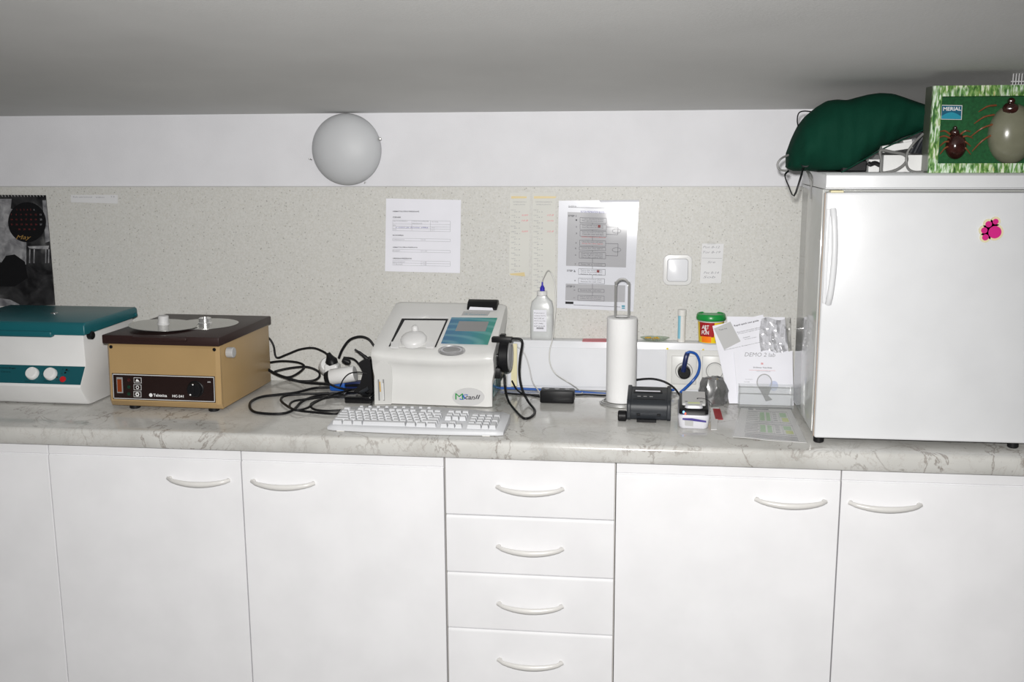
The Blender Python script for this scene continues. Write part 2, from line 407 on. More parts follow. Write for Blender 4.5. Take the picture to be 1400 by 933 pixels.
def door(parent, x0, x1):
    g = .0016
    prof = [(YD + .018, ZT), (YD + .008, ZT), (YD + .004, ZT - .006), (YD + .0035, ZT - .030), (YD + .006, ZT - .033), (YD + .001, ZT - .0365), (YD, ZT - .041), (YD, .042), (YD + .002, .04), (YD + .018, .04)]
    return MB().prism(prof, x0 + g, x1 - g, 0, bev=.0012, seg=1).build('door', 'cabinet_white', parent, smooth=.5)
def cabinet(x0, x1, label, doors, handles):
    t = thing('base_cabinet', ((x0 + x1) / 2, -.33, 0), label, 'cabinet', 'white base cabinets with doors')
    MB().box((x0 + .001, YD + .0195, .036), (x1 - .001, -.02, ZT)).build('body', 'cabinet_body', t)
    MB().box((x0 + .001, YD + .06, .0), (x1 - .001, YD + .08, .035)).build('plinth', 'cabinet_white', t)
    for (a, b_), hx in zip(doors, handles):
        d = door(t, a, b_)
        if hx is not None: handle(d, (hx, YD, .751))
    return t
S_ = S0 - .6
cabinet(S_ - .6, S0, 'leftmost white base cabinet, only a sliver of its door in the frame', [(S_ - .6, S_), (S_, S0)], [S_ - .12, S_ + .12])
cabinet(S0, S2, 'white two-door base cabinet below the tan centrifuge and the keyboard', [(S0, S1), (S1, S2)], [-1.277, -1.021])
cabinet(S3, S4 + .6, 'white two-door base cabinet at the right below the fridge', [(S3, S4), (S4, S4 + .6)], [.415, .664])
t = thing('drawer_cabinet', ((S2 + S3) / 2, -.33, 0), 'narrow white base cabinet with a stack of four drawers', 'cabinet')
MB().box((S2 + .001, YD + .0195, .036), (S3 - .001, -.02, ZT)).build('body', 'cabinet_body', t)
MB().box((S2 + .001, YD + .06, .0), (S3 - .001, YD + .08, .035)).build('plinth', 'cabinet_white', t)
zs = [ZT, .6753, .501, .328, .04]
for i in range(4):
    g = .002; z1, z0 = zs[i], zs[i + 1]; xa, xb = S2 + .004, S3 - .003
    if i == 0: pf = [(YD + .018, z1), (YD + .001, z1), (YD, z1 - .001), (YD, z0 + g), (YD + .018, z0 + g)]
    else: pf = [(YD + .018, z1 - g), (YD + .006, z1 - g), (YD + .003, z1 - g - .001), (YD + .0005, z1 - g - .006), (YD, z1 - g - .010), (YD, z0 + g), (YD + .018, z0 + g)]
    d = MB().prism(pf, xa, xb, 0, bev=.001, seg=1).build('drawer', 'cabinet_white', t, smooth=.5)
    handle(d, (-.301, YD, [.760, .582, .408, .233][i]))

# ------------------------------------------------------------------ wall lamp
LC = Y(471, 204.5, -.05)
t = thing('wall_lamp', (LC.x, 0, LC.z), 'round frosted glass dome lamp high on the white wall', 'lamp')
R = .1185
MB().cyl((LC.x, -.018, LC.z), .085, .017, 1, 40).build('base', 'plastic_white', t)
pf = [(R - .002, -.016), (R, -.022)]
for i in range(1, 12):
    a = i / 12 * PI / 2; pf.append((R * math.cos(a), -.022 - .072 * math.sin(a)))
pf.append((.0008, -.094))
MB().lathe(pf, (LC.x, 0, LC.z), 1, 64).build('glass_shade', 'lamp_glass', t, smooth=1.2)
for (px, py, r) in ((520, 190, .006), (424, 217, .0028), (500, 249, .0022)):
    q = Y(px, py, -.03)
    k = MB(); k.tube([(q.x - (.006 if px > 470 else -.004), -.026, q.z - .004), (q.x, -.036, q.z)], r * .6, 8, 1); k.lathe([(0.0005, -r * 1.3), (r * .8, -r), (r, 0), (r * .8, r), (.0005, r * 1.3)], (q.x, -.036, q.z), 1, 12)
    k.build('clip_screw', 'steel', t)

# ------------------------------------------------------------------ papers on the wall
def wq(px, py, e): return Y(px, py, -.0045 - (e(px, py) if callable(e) else e))
def wrect(mb, x0, y0, x1, y1, e, th=.0002):
    mb.sheet(wq(x0, y0, e), wq(x1, y0, e), wq(x1, y1, e), wq(x0, y1, e), WN, th)
def wline(mb, x0, y0, x1, y1, e, lw=.35):
    a, b_ = wq(x0, y0, e), wq(x1, y1, e); d = (b_ - a).normalized(); n = Vector((-d.z, 0, d.x)) * (lw * .0024 / 2)
    if d.x < 0: n = -n
    mb.poly([a + n, a - n, b_ - n, b_ + n])
def wtext(mb, s, x0, yb, x1, h, e, slope=0.0, bold=False, shear=0):
    a = wq(x0, yb, e); b_ = wq(x1, yb + slope * (x1 - x0), e)
    mb.text(s, a, (b_ - a), ZD, w=(b_ - a).length, h=h * .00242, bold=bold, shear=shear)
# calendar
t = thing('wall_calendar', Y(30, 340, -.006), 'black-and-white photo wall calendar with a dark round date disc', 'calendar')
c0 = [(-50, 266), (63, 267), (77, 417), (-50, 419)]
MB().sheet(*[wq(a, b_, .001 + .0) for a, b_ in c0], WN, .003, 8, 8, lambda u, v: .006 * v * v * u).build('page', 'calendar_photo', t)
E_ = .0042
def curl(px, py, e):
    v = (py - 267) / 151; u = (px + 50) / (113 + 14 * v); return Y(px, py, -.0045 - e - .006 * v * v * u)
def cshape(pts, e, name, m_, lab=None):
    MB().poly([curl(a, b_, e) for a, b_ in pts][::-1]).build(name, m_, t, lab)
cshape([(-45, 300), (10, 284), (36, 292), (36, 362), (8, 361), (-45, 345)], E_ + .0004, 'photo_light_area', 'calendar_photo_light')
cshape([(0, 272), (16, 272), (14, 290), (0, 294)], E_ + .0008, 'photo_light_area', 'calendar_photo_light')
cshape([(58, 274), (63, 274), (68, 330), (62, 332)], E_ + .0008, 'photo_light_area', 'calendar_photo_light')
cshape([(38, 337), (67, 336), (66, 341), (40, 340)], E_ + .0012, 'photo_light_area', 'calendar_photo_light')
for x in (40, 46, 62, 66): cshape([(x, 341), (x + 1.6, 341), (x + 1.2, 360), (x - .4, 360)], E_ + .0012, 'photo_light_area', 'calendar_photo_light')
cshape([(-20, 410), (0, 408), (14, 410), (26, 416), (28, 419), (-20, 419)], E_ + .0012, 'photo_light_area', 'calendar_photo_light')
cshape([(8, 350), (20, 348), (34, 358), (38, 380), (20, 392), (0, 392), (-20, 380), (0, 362)], E_ + .001, 'photo_dark_shape', 'black')
cshape([(37 + 26 * math.cos(a * PI / 20), 304 + 27.5 * math.sin(a * PI / 20)) for a in range(40)], E_ + .0016, 'date_disc', 'black')
d1 = MB(); d2 = MB(); rows = [['1', '2', '3', '4', '5', '6'], ['7', '8', '9', '10', '11', '12', '13'], ['14', '15', '16', '17', '18', '19', '20'], ['21', '22', '23', '24', '25', '26', '27'], ['28', '29', '30', '31']]
for r, rw in enumerate(rows):
    for k, s in enumerate(rw):
        x = (23 if r == 0 else 15 if r in (1, 2, 3) else 25) + k * (4.6 if r == 0 else 6.6 if r < 4 else 7); y = 288 + r * 6.7
        (d2 if s in ('6', '13', '20', '27') else d1).text(s, curl(x, y, E_ + .0022), XD, ZD, h=.0058)
d1.build('date_numerals', 'dark_red', t); d2.build('saturday_numerals', 'ink_grey', t)
MB().text('May', curl(22, 329, E_ + .0022), XD, ZD, w=.058, h=.019, shear=.4).build('month_name', 'dull_gold', t)
mb = MB()
for i in range(26):
    q = wq(-48 + i * 4.3, 267, .003); mb.tube([q + Vector((0, .002, .004)), q + Vector((0, -.004, .003)), q + Vector((0, -.003, -.004)), q + Vector((0, 0, -.005))], .0007, 6, 2)
mb.build('wire_binding', 'light_grey', t)
# label strip
t = thing('label_strip', Y(129, 272, -.0045), 'small white paper label strip taped near the calendar', 'label')
MB().sheet(wq(97, 266.5, 0), wq(161, 266.5, 0), wq(161, 278.5, 0), wq(97.5, 276.5, 0), WN, .0015).build('paper', 'paper_warm', t)
mb = MB(); wtext(mb, 'Rok ustreznosti', 100, 270.5, 126, 2.2, .0018); wtext(mb, 'trakov', 131, 270.8, 143, 2.2, .0018); wtext(mb, '12', 152, 270, 157, 2, .0018); mb.build('lettering', 'ink_grey', t)
# lab price sheet
t = thing('paper_notice', Y(578, 322, -.0045), 'nearly square white sheet with four small printed tables above the analyser', 'paper')
MB().sheet(wq(528, 271.5, 0), wq(630.5, 273.5, 0), wq(629, 373.5, 0), wq(526.5, 371, 0), WN, .0008, 6, 6, lambda u, v: .0015 * (u ** 6) + .001 * (v ** 6)).build('sheet', 'paper', t)
e = .0035; b1 = MB(); b2 = MB(); b3 = MB(); s = .008
for tx, x0, y, x1, hh in (('HEMATOLOŠKE PREISKAVE', 537, 290, 573, 2.2), ('CENIK', 537, 298.2, 548.5, 2), ('BIOKEMIJA', 537, 323, 552, 2), ('HEMATOLOŠKA PREISKAVA', 537, 339, 571, 2), ('URINSKA PREISKAVA', 537, 354.5, 563, 2)):
    wtext(b1, tx, x0, y, x1, hh, e, s, True)
for tx, x0, y, x1, hh in (('VRSTA MATERIALA', 537.5, 303.2, 557, 1.6), ('CENA POSAMEZNE', 564, 303.5, 586, 1.6), ('PREISKAVE', 564, 306.5, 577, 1.6), ('SKUPAJ', 590, 304.5, 599, 1.6), ('KRI', 537.5, 308.8, 541, 1.4), ('URIN', 537.5, 314.5, 542, 1.4), ('20 €', 590, 312, 594, 1.4), ('25 €', 590, 315.3, 594, 1.4),
    ('1 PREISKAVA', 537.5, 328.5, 553, 1.6), ('5,00', 577, 329, 582, 1.5), ('PAKET', 537.5, 343.8, 547, 1.6), ('12,00', 577, 344.2, 584, 1.5), ('SEDIMENT', 537.5, 359.2, 554, 1.6), ('TRAK', 537.5, 362.2, 551, 1.6), ('6,00', 578, 359.7, 583, 1.5), ('4,00', 578, 362.8, 583, 1.5)):
    wtext(b3, tx, x0, y, x1, hh, e, s)
for (x0, x1, ys, vs) in ((537, 615.5, (301, 306, 309.3, 312.2, 315.5), (537, 563, 588.5, 615.5)), (537, 615.5, (325.8, 329.2), (537, 576, 615.5)), (537, 615.5, (341.2, 344.5), (537, 576, 615.5)), (537, 615.5, (356.4, 359.6, 362.8), (537, 576, 582, 615.5))):
    for y in ys: wline(b2, x0, y, x1, y + (x1 - x0) * .018, e, .3)
    for x in vs: wline(b2, x, ys[0] + (x - 537) * .018, x, ys[-1] + (x - 537) * .018, e, .3)
b1.build('heading_lettering', 'ink', t, smooth=0); b3.build('small_lettering', 'ink_grey', t, smooth=0); b2.build('table_lines', 'ink_grey', t, smooth=0)
mb = MB(); wtext(mb, 'v ceni je krvna slika', 541, 312.3, 585, 2.4, e + .0003, .01, shear=.3); mb.build('handwriting', 'ink_blue', t, smooth=0)
# two till-roll strips
for i, (x0, x1, yb, lab) in enumerate(((697, 724, 377, 'left till-roll strip with yellowed tape above and below'), (728, 759, 469, 'right longer till-roll strip hanging behind the saline bottle'))):
    t = thing('result_strip', Y((x0 + x1) / 2, 320, -.0045), lab, 'paper', 'till-roll strips taped to the splashback')
    MB().sheet(wq(x0 + .5, 264, 0), wq(x1 + .5, 263, 0), wq(x1 - 1, yb, 0), wq(x0 - 1, yb + .5, 0), WN, .0006, 2, 10, lambda u, v: .001 * math.sin(v * 9)).build('paper', 'paper_aged', t)
    MB().sheet(wq(x0 + 2, 268.3, .0012), wq(x1 - (4 if i == 0 else -2), 268.6, .0012), wq(x1 - 4 * (1 - i), 271.2, .0012), wq(x0 + 2, 271.6, .0012), WN, .0008).build('tape', 'tape_yellow', t)
    if i == 0: MB().sheet(wq(697, 374.3, .0012), wq(717, 372.5, .0012), wq(718, 378, .0012), wq(698, 376.2, .0012), WN, .0008).build('tape', 'tape_yellow', t)
    k1 = MB(); k2 = MB(); random.seed(3 + i)
    wtext(k1, 'VETERINARSKA', x0 + 4, 277, x1 - 4, 1.4, .002); wtext(k1, 'AMBULANTA', x0 + 5, 280.5, x1 - 6, 1.4, .002)
    names = ['GLU', 'CHOL', 'TRIG', 'BUN', 'CREA', 'GOT', 'GPT', 'ALP', 'TBIL', 'TPRO', 'ALB', 'GGT', 'LDH', 'CPK', 'AMYL', 'CALC']
    y = 288; k = 0
    while y < yb - 7 and (i == 0 or y < 400):
        wtext(k1, names[k % 16], x0 + 1.5, y, x0 + 8, 1.5, .002); wtext(k1, '%d.%d' % (random.randint(1, 90), random.randint(1, 9)), x0 + 6, y + 2.6, x0 + 14, 1.4, .002)
        if k in (1, 2, 4): wtext(k2, ('visoko', 'ALARM', '10.8')[(k + i) % 3], x1 - 11, y, x1 - 2, 2.2, .0022, shear=.3)
        y += 7.4; k += 1
    k1.build('printed_results', 'ink_grey', t, smooth=0); k2.build('red_marks', 'ink_pink', t, smooth=0)
# laminated flow chart
t = thing('flow_chart', Y(817, 348, -.0045), 'glossy laminated flow chart headed STEP 1, STEP 2, STEP 3', 'poster')
def chw(u, v):
    u = min(1, max(0, u)); v = min(1, max(0, v)); return .001 + .008 * (.2 + .8 * (lambda q_: q_ * q_ * (3 - 2 * q_))(min(1, max(0, (u - .3) / .35)))) * math.sin(PI * min(1, v / .75))
def ch(off): return lambda px, py: chw((px - 763) / 108, (py - 273.5) / 149) + .001 + off
MB().sheet(wq(764, 274.5, 0), wq(873.5, 273.5, 0), wq(866, 426, 0), wq(761.5, 421, 0), WN, .001, 48, 48, chw).build('laminated_sheet', 'laminated', t, smooth=1.5)
e = ch(.0018); sl_ = .03
def fs(x, y): return y + (x - 775) * sl_
def fquad(mb, x0, y0, x1, y1, e):
    nx_, ny_ = max(1, int((x1 - x0) / 5)), max(1, int((y1 - y0) / 7))
    def g(u, v): yy_ = y0 + (y1 - y0) * v; return wq(x0 + (x1 - x0) * u - (y1 - y0) * v * .03, fs(x0 + (x1 - x0) * u, yy_), e)
    mb.grid(lambda u, v: g(u, 1 - v), nx_, ny_)
mb = MB(); fquad(mb, 776, 290, 858, 363.5, e); fquad(mb, 773.5, 388, 855, 411, e); mb.build('grey_panels', 'print_grey', t, smooth=1.5)
e2 = ch(.0030); e3 = ch(.0040); bl = MB(); tx_ = MB(); rd = MB(); bd = MB()
boxes = [(793, 297, 829, 304), (793, 306, 829, 313.5), (793, 315, 829, 322.5), (792.5, 328, 828, 335.5), (792, 337, 828, 341.5), (792, 344, 828, 352.5), (791.5, 359, 827.5, 363), (791, 367, 827.5, 375), (791, 380, 826.5, 387), (790.5, 394.5, 826, 398.5), (790, 403.5, 826, 410.5)]
words = ['Collect the blood sample', 'Mix gently and check', 'Place the rotor on the tray', 'Close the cover and start', 'Wait for the signal', 'Read the values and note', 'Press OK to continue', 'Put in the control disc', 'Check the printed values', 'Remove the used rotor', 'Clean and dry the tray']
for k, (x0, y0, x1, y1) in enumerate(boxes):
    for (a, b_, c_, d_) in ((x0, y0, x1, y0), (x0, y1, x1, y1), (x0, y0, x0, y1), (x1, y0, x1, y1)): wline(bl, a, fs(a, b_), c_, fs(c_, d_), e2, .4)
    n_ = 1 if y1 - y0 < 5 else 2 if y1 - y0 < 8 else 3
    for j in range(n_): wtext(rd if k == 3 and j == 1 else tx_, words[(k + j) % 11], x0 + 3, fs(x0, y0 + 2.8 + j * 2.6), x1 - 4, 1.7, e2, sl_)
    wtext(tx_, str(k + 1), x0 - 6, fs(x0, (y0 + y1) / 2 + 1), x0 - 4, 2, e2)
    if k < 10: wline(bl, 810, fs(810, y1), 810, fs(810, boxes[k + 1][1]), e2, .45)
for (xa, ya, yb_) in ((829, 309, 319), (828, 331.5, 348)):
    wline(bl, xa, fs(xa, ya), 845, fs(845, ya), e2, .45); wline(bl, 845, fs(845, ya), 844.5, fs(845, yb_), e2, .45); wline(bl, 844.5, fs(845, yb_), xa, fs(xa, yb_), e2, .45)
    cyy = fs(843, (ya + yb_) / 2)
    for a in range(14):
        p0, p1 = a * PI / 7, (a + 1) * PI / 7
        wline(bl, 843 + 6 * math.cos(p0), cyy + 3 * math.sin(p0), 843 + 6 * math.cos(p1), cyy + 3 * math.sin(p1), e2, .4)
wline(bl, 777, 283.5, 855, 285.5, e2, .5); wline(bl, 784, 417, 848, 420, e2, .5)
for s_, x, y in (('STEP 1', 777, 296.5), ('STEP 2', 775, 371.5), ('STEP 3', 774.5, 393)): wtext(bd, s_, x, y, x + 11, 2.6, e2, sl_, True)
wtext(bd, 'Guidelines', 777, 283, 788, 2, e2)
wtext(rd, 'Attention: wipe the tip before use', 795, 325, 828, 2, e2, sl_)
mb = MB(); wtext(mb, 'ROTOR PREPARATION BLOOD CHEMISTRY', 794, 290.7, 840, 2.4, e2, .03); mb.build('heading', 'ink_blue', t, smooth=0)
bl.build('chart_lines', 'ink', t, smooth=0); tx_.build('chart_lettering', 'ink', t, smooth=0); rd.build('red_lettering', 'ink_red', t, smooth=0); bd.build('step_lettering', 'ink', t, smooth=0)
mb = MB(); fquad(mb, 817.5, 306.5, 821, 310, e3); fquad(mb, 816, 368, 819.5, 371.5, e3); mb.build('red_marker', 'dark_red', t, smooth=0)
mb = MB(); fquad(mb, 773, 412.5, 784, 415.7, e2); mb.build('black_marker', 'black', t, smooth=0)
mb = MB(); fquad(mb, 850, 415.5, 854.5, 417.5, e2); fquad(mb, 850, 418.5, 854.5, 420, e2); mb.build('blue_mark', 'sign_teal', t, smooth=0)
# switch
a, b_ = Y(906, 389.5, 0), Y(946.5, 348, 0)
t = thing('light_switch', ((a.x + b_.x) / 2, 0, a.z), 'square white light switch with rounded corners', 'switch')
def rsq(x0, z0, x1, z1, r_, n_=6):
    out = []
    for cx, cz, a0 in ((x1 - r_, z0 + r_, -PI / 2), (x1 - r_, z1 - r_, 0), (x0 + r_, z1 - r_, PI / 2), (x0 + r_, z0 + r_, PI)):
        for i in range(n_ + 1): out.append((cx + r_ * math.cos(a0 + i / n_ * PI / 2), cz + r_ * math.sin(a0 + i / n_ * PI / 2)))
    return out
MB().prism(rsq(a.x, a.z, b_.x, b_.z, .020), -.014, -.0045, 1, bev=.003, seg=3).build('frame', 'plastic_white', t, smooth=1)
g = (b_.x - a.x) * .145
MB().prism(rsq(a.x + g - .0012, a.z + g - .0012, b_.x - g + .0012, b_.z - g + .0012, .011), -.0146, -.0138, 1).build('gap', 'grey', t)
MB().prism(rsq(a.x + g, a.z + g, b_.x - g, b_.z - g, .010), -.0175, -.0142, 1, bev=.0015).build('rocker', 'trunk_white', t, smooth=1)
# small note
t = thing('handwritten_note', Y(972, 360, -.0045), 'small white handwritten note pad right of the light switch', 'paper')
MB().sheet(wq(960, 333, 0), wq(989.5, 333.5, 0), wq(985.5, 387, 0), wq(956.5, 387.5, 0), WN, .0035, 2, 6, lambda u, v: .0015 * v).build('note', 'paper_warm', t)
MB().sheet(wq(967, 330.5, .005), wq(978, 330.5, .005), wq(978, 335, .005), wq(967, 335, .005), WN, .0003).build('tape', 'clear_sheet', t)
mb = MB()
for s_, x, y, x1 in (('Pon 8-12', 961, 339.5, 984), ('Tor 8-19', 961, 346.5, 985), ('Sre', 967, 360, 978), ('Pet 8-14', 962, 374.5, 983), ('Sob', 961, 380.5, 978)): wtext(mb, s_, x, y, x1, 3, .0055, shear=.3)
wline(mb, 960, 353, 987, 353.5, .0055, .4); mb.build('handwriting', 'ink_grey', t, smooth=0)

# ------------------------------------------------------------------ cable trunking with sockets
X0, X1 = -.446, .474; ZT0, ZT1 = .902, 1.070
t = thing('cable_trunking', ((X0 + X1) / 2, -.03, TOP), 'long white cable trunking with sockets along the foot of the splashback', 'trunking')
MB().box((X0, -.055, ZT0), (X1, -.005, ZT1), .0025, 2).build('channel', 'trunk_white', t)
xs = [X0 + .002, Y(911, 500, -.055).x, Y(956.5, 500, -.055).x, X1 - .002]
for i in range(3):
    MB().box((xs[i] + .0008, -.0585, ZT0 + .012), (xs[i + 1] - .0008, -.0548, ZT1 - .023), .0012, 1).build('cover', 'trunk_white' if i == 0 else 'socket_white', t)
for px in (918, 967):
    q = Y(px - 5.5, 477.5 + (px - 918) * .03, -.0595); MB().cyl((q.x, -.0562, q.z), .0035, .0012, 1, 12).build('yellow_dot', 'yellow_dot', t)
def socket(px, py):
    q = Y(px, py, -.062)
    s_ = MB().box((q.x - .041, -.066, q.z - .046), (q.x + .041, -.0583, q.z + .05), .003, 2).build('socket', 'socket_white', t, smooth=1)
    MB().lathe([(.026, -.0661), (.026, -.068), (.024, -.068), (.0215, -.0675), (.0205, -.0664), (.0005, -.0664)], (q.x, 0, q.z), 1, 32).build('socket_ring', 'socket_white', s_)
    MB().lathe([(.0285, -.0661), (.0285, -.0668), (.0262, -.0668), (.0262, -.0661)], (q.x, 0, q.z), 1, 40).build('socket_edge', 'grey', s_)
    return q
q1 = socket(935, 507); q2 = socket(977, 507)

# ------------------------------------------------------------------ things on the trunking
TZ = ZT1
q = Y(741, 467, -.031)
t = thing('saline_bottle', (q.x, -.031, TZ), 'translucent plastic bottle with blue nozzle and a thin hose', 'bottle')
k = MB(); ww, dd = .0385, .0225; zz = [0, .003, .105, .128, .142, .148]; sc_ = [(.96, .96), (1, 1), (1, 1), (.88, .85), (.5, .62), (.44, .6)]
def rr_(sx, sy, z): # rounded rect ring
    out = []
    for a in range(32):
        th = 2 * PI * a / 32; cx, sx_ = math.cos(th), math.sin(th)
        out.append((q.x + math.copysign(abs(cx) ** .42, cx) * ww * sx, -.031 + math.copysign(abs(sx_) ** .42, sx_) * dd * sy, TZ + z))
    return out
rings = [[k._v(p) for p in rr_(a, b_, z)] for (a, b_), z in zip(sc_, zz)]
for A, B in zip(rings, rings[1:]):
    for i in range(32): k.bm.faces.new([A[i], A[(i + 1) % 32], B[(i + 1) % 32], B[i]])
k.bm.faces.new(rings[0][::-1]); k.bm.faces.new(rings[-1])
k.build('bottle', 'milky', t, smooth=1)
MB().box((q.x - .035, -.048, TZ + .003), (q.x + .035, -.014, TZ + .085), .006, 2).build('liquid', 'milky', t)
MB().cyl((q.x, -.031, TZ + .148), .0175, .016, 2, 28, .002).build('cap', 'plastic_white', t)
k = MB(); k.lathe([(.008, 0), (.008, .012), (.0055, .013), (.0055, .017), (.003, .018), (.0025, .030)], (q.x + .001, -.031, TZ + .164), 2, 16); k.build('nozzle', 'blue_cap', t)
yl = -.0541
MB().sheet((q.x - .0265, yl, TZ + .103), (q.x + .0175, yl, TZ + .103), (q.x + .0175, yl, TZ + .030), (q.x - .0265, yl, TZ + .030), WN, .0005).build('sticker', 'paper', t)
k = MB()
for i, (s_, x1) in enumerate((('Physiological', .012), ('solution 0,9 %', .016), ('NaCl 500 ml', .010), ('sterile use only', .016), ('LOT 10482', .008), ('EXP 2014-05', .014))):
    k.text(s_, (q.x - .024, yl - .0008, TZ + .090 - i * .0088), XD, ZD, w=x1 + .022, h=.0042)
k.build('lettering', 'ink', t, smooth=0)
k = MB()
for i in range(12): k.sheet((q.x - .016 + i * .002, yl - .0006, TZ + .044), (q.x - .0148 + i * .002, yl - .0006, TZ + .044), (q.x - .0148 + i * .002, yl - .0006, TZ + .038), (q.x - .016 + i * .002, yl - .0006, TZ + .038), WN, .0002)
k.build('bar_code', 'ink', t, smooth=0)
tb = [(q.x + .001, -.031, TZ + .193), (q.x + .006, -.033, TZ + .208), Y(750, 370, -.04), Y(757, 382, -.045), Y(760, 410, -.055), Y(758, 440, -.065), Y(755, 465, -.072), Y(751.5, 480, -.078), Y(752, 497, -.085), Y(760, 512, -.09), Y(780, 525, -.10), Z(792, 534, .903), Z(796, 538, .903), Z(785, 541, .903)]
MB().tube(tb, .0021, 8, 5).build('hose', 'tubing', t)
# stray label card
q = Z(828, 466, TZ)
tag(MB().sheet(Z(797, 463.5, TZ + .001), Z(829, 463.5, TZ + .001), Z(829, 468, TZ + .001), Z(796, 467.5, TZ + .001), ZD, .001).build('label_card', 'ink_pink', None), 'red and white card lying on the trunking left of the paper roll', 'card')
# glass dish
q = Z(895, 463, TZ)
t = thing('glass_dish', (q.x, q.y + .0, TZ), 'shallow glass dish holding yellow-brown pieces', 'dish')
q = Vector((q.x, -.031, 0))
MB().lathe([(.026, 0.001), (.030, .002), (.048, .012), (.0485, .0135), (.029, .0035), (.0005, .003)], (q.x, -.031, TZ), 2, 40, sy=.5).build('bowl', 'dish_glass', t)
random.seed(4)
k = MB()
for i in range(22):
    a = random.random() * 6.28; r = random.random() ** .5 * .026
    cx, cy_ = q.x - .008 + math.cos(a) * r, -.031 + math.sin(a) * r * .45; zz_ = TZ + .005 + random.random() * .006
    k.lathe([(.0005, -.002), (.0045, 0), (.003, .002), (.0005, .0028)], (cx, cy_, zz_), 2, 7, rot=Matrix.Rotation(random.random(), 4, 'X'))
k = k.build('yellow_pieces', 'yellow_stuff', t); k['kind'] = 'stuff'
# white tube with blue stripe
q = Y(931.5, 467, -.035)
t = thing('test_strip_tube', (q.x, -.035, TZ), 'slim white plastic tube with a light blue stripe', 'tube')
MB().lathe([(.011, 0), (.0125, .001), (.0128, .088), (.0142, .089), (.0142, .107), (.0135, .108), (.0005, .1085)], (q.x, -.035, TZ), 2, 28).build('tube', 'plastic_offwhite', t)
k = MB()
k.grid(lambda u, v: (q.x + .0131 * math.sin(-1.35 + u * 1.0), -.035 - .0131 * math.cos(-1.35 + u * 1.0), TZ + .012 + v * .082), 8, 1); k.build('stripe', 'light_blue', t)
# modelling-compound tub
q = Y(971, 469, -.036)
t = thing('modelling_dough_tub', (q.x, -.034, TZ), 'red and yellow plastic tub with a bright green lid', 'tub')
QX = q.x; QY = -.037
MB().lathe([(.036, 0), (.0375, .002), (.0425, .078), (.0425, .082)], (QX, QY, TZ), 2, 48).build('tub', 'light_grey', t)
MB().lathe([(.0440, .076), (.0475, .078), (.0485, .083), (.0465, .094), (.044, .0975), (.041, .0975), (.039, .094), (.0005, .094)], (QX, QY, TZ), 2, 48).build('lid', 'green_lid', t, smooth=1)
def wrap(a0, a1, z0, z1, off, name, m_, lab=None):
    k = MB(); k.grid(lambda u, v: (QX + (.0376 + .0635 * (z0 + (z1 - z0) * v) + off) * math.sin(a0 + (a1 - a0) * u), QY - (.0376 + .0635 * (z0 + (z1 - z0) * v) + off) * math.cos(a0 + (a1 - a0) * u), TZ + z0 + (z1 - z0) * v), 16, 4)
    return k.build(name, m_, t, lab)
wrap(-1.5, 1.5, .004, .072, .0004, 'yellow_label', 'yellow_label'); wrap(-1.05, .22, .024, .072, .0009, 'red_label', 'red_label'); wrap(-.85, .0, .006, .026, .0010, 'orange_label', 'orange_label')
k = MB(); k2 = MB(); k3 = MB()
k.text('ART', (QX - .031, QY - .0425, TZ + .052), (1, -.28, 0), ZD, w=.023, h=.013, bold=True); k.text('FUN', (QX - .031, QY - .0425, TZ + .034), (1, -.28, 0), ZD, w=.023, h=.013, bold=True)
k.text('&', (QX - .023, QY - .0445, TZ + .046), (1, -.1, 0), ZD, w=.008, h=.009, bold=True)
k.build('lettering', 'white_print', t, 'white lettering', smooth=0)
k2.text('Slime', (QX + .012, QY - .043, TZ + .010), (1, .5, 0), ZD, w=.022, h=.008, bold=True); k2.build('small_lettering', 'purple_ink', t, smooth=0)

# ------------------------------------------------------------------ kitchen roll and its wire stand
q = (Z(828, 553) + Z(869, 553)) / 2; RC = Vector((q.x + .0005, q.y + .012, TOP)); RR = .0475
t = thing('wire_roll_stand', (RC.x, RC.y, TOP), 'steel wire kitchen roll stand with tall looped top', 'stand')
k = MB(); pts = []
for i in range(49):
    a = PI * 1.0 + i / 48 * 4 * PI; rad = .066 - .010 * (i / 48); pts.append((RC.x + rad * math.cos(a), RC.y + rad * math.sin(a), TOP + .0035 + .0035 * (i > 24)))
k.tube(pts, .0028, 8, 1); k.build('base_ring', 'steel', t)
lz = TOP + .402
pl = [(RC.x - .022, RC.y, TOP + .01), (RC.x - .022, RC.y, lz - .04)] + [(RC.x - .001 + .0205 * math.cos(a), RC.y, lz - .024 + .022 * math.sin(a)) for a in [PI - i * PI / 8 for i in range(9)]] + [(RC.x + .02, RC.y, lz - .04), (RC.x + .02, RC.y, TOP + .01)]
MB().tube(pl, .0034, 8, 2).build('wire_loop', 'steel', t)
t = thing('kitchen_roll', (RC.x, RC.y, TOP + .010), 'tall white paper kitchen roll standing on the wire stand', 'paper roll')
h = .268
MB().lathe([(.025, 0), (RR, 0), (RR, h), (RR - .002, h + .001), (.026, h + .001), (.025, h), (.025, 0)], (RC.x, RC.y, TOP + .010), 2, 48).build('paper', 'roll_paper', t)
MB().lathe([(.0245, .001), (.0245, h - .001), (.0235, h - .001), (.0235, .001)], (RC.x, RC.y, TOP + .010), 2, 32).build('core', 'grey', t)

# ------------------------------------------------------------------ black hub box
a, b_ = Z(738, 552), Z(784.5, 553)
t = thing('hub_box', ((a.x + b_.x) / 2, a.y + .025, TOP), 'small black box standing alone on the worktop left of the roll', 'power supply')
MB().box((a.x, a.y, TOP + .001), (b_.x, a.y + .052, TOP + .042), .005, 2).build('housing', 'black', t)
for i in range(3):
    x = a.x + .020 + i * .033
    MB().cyl((x, a.y + .028, TOP + .0415), .009, .0012, 2, 20).build('button', 'black_gloss', t)

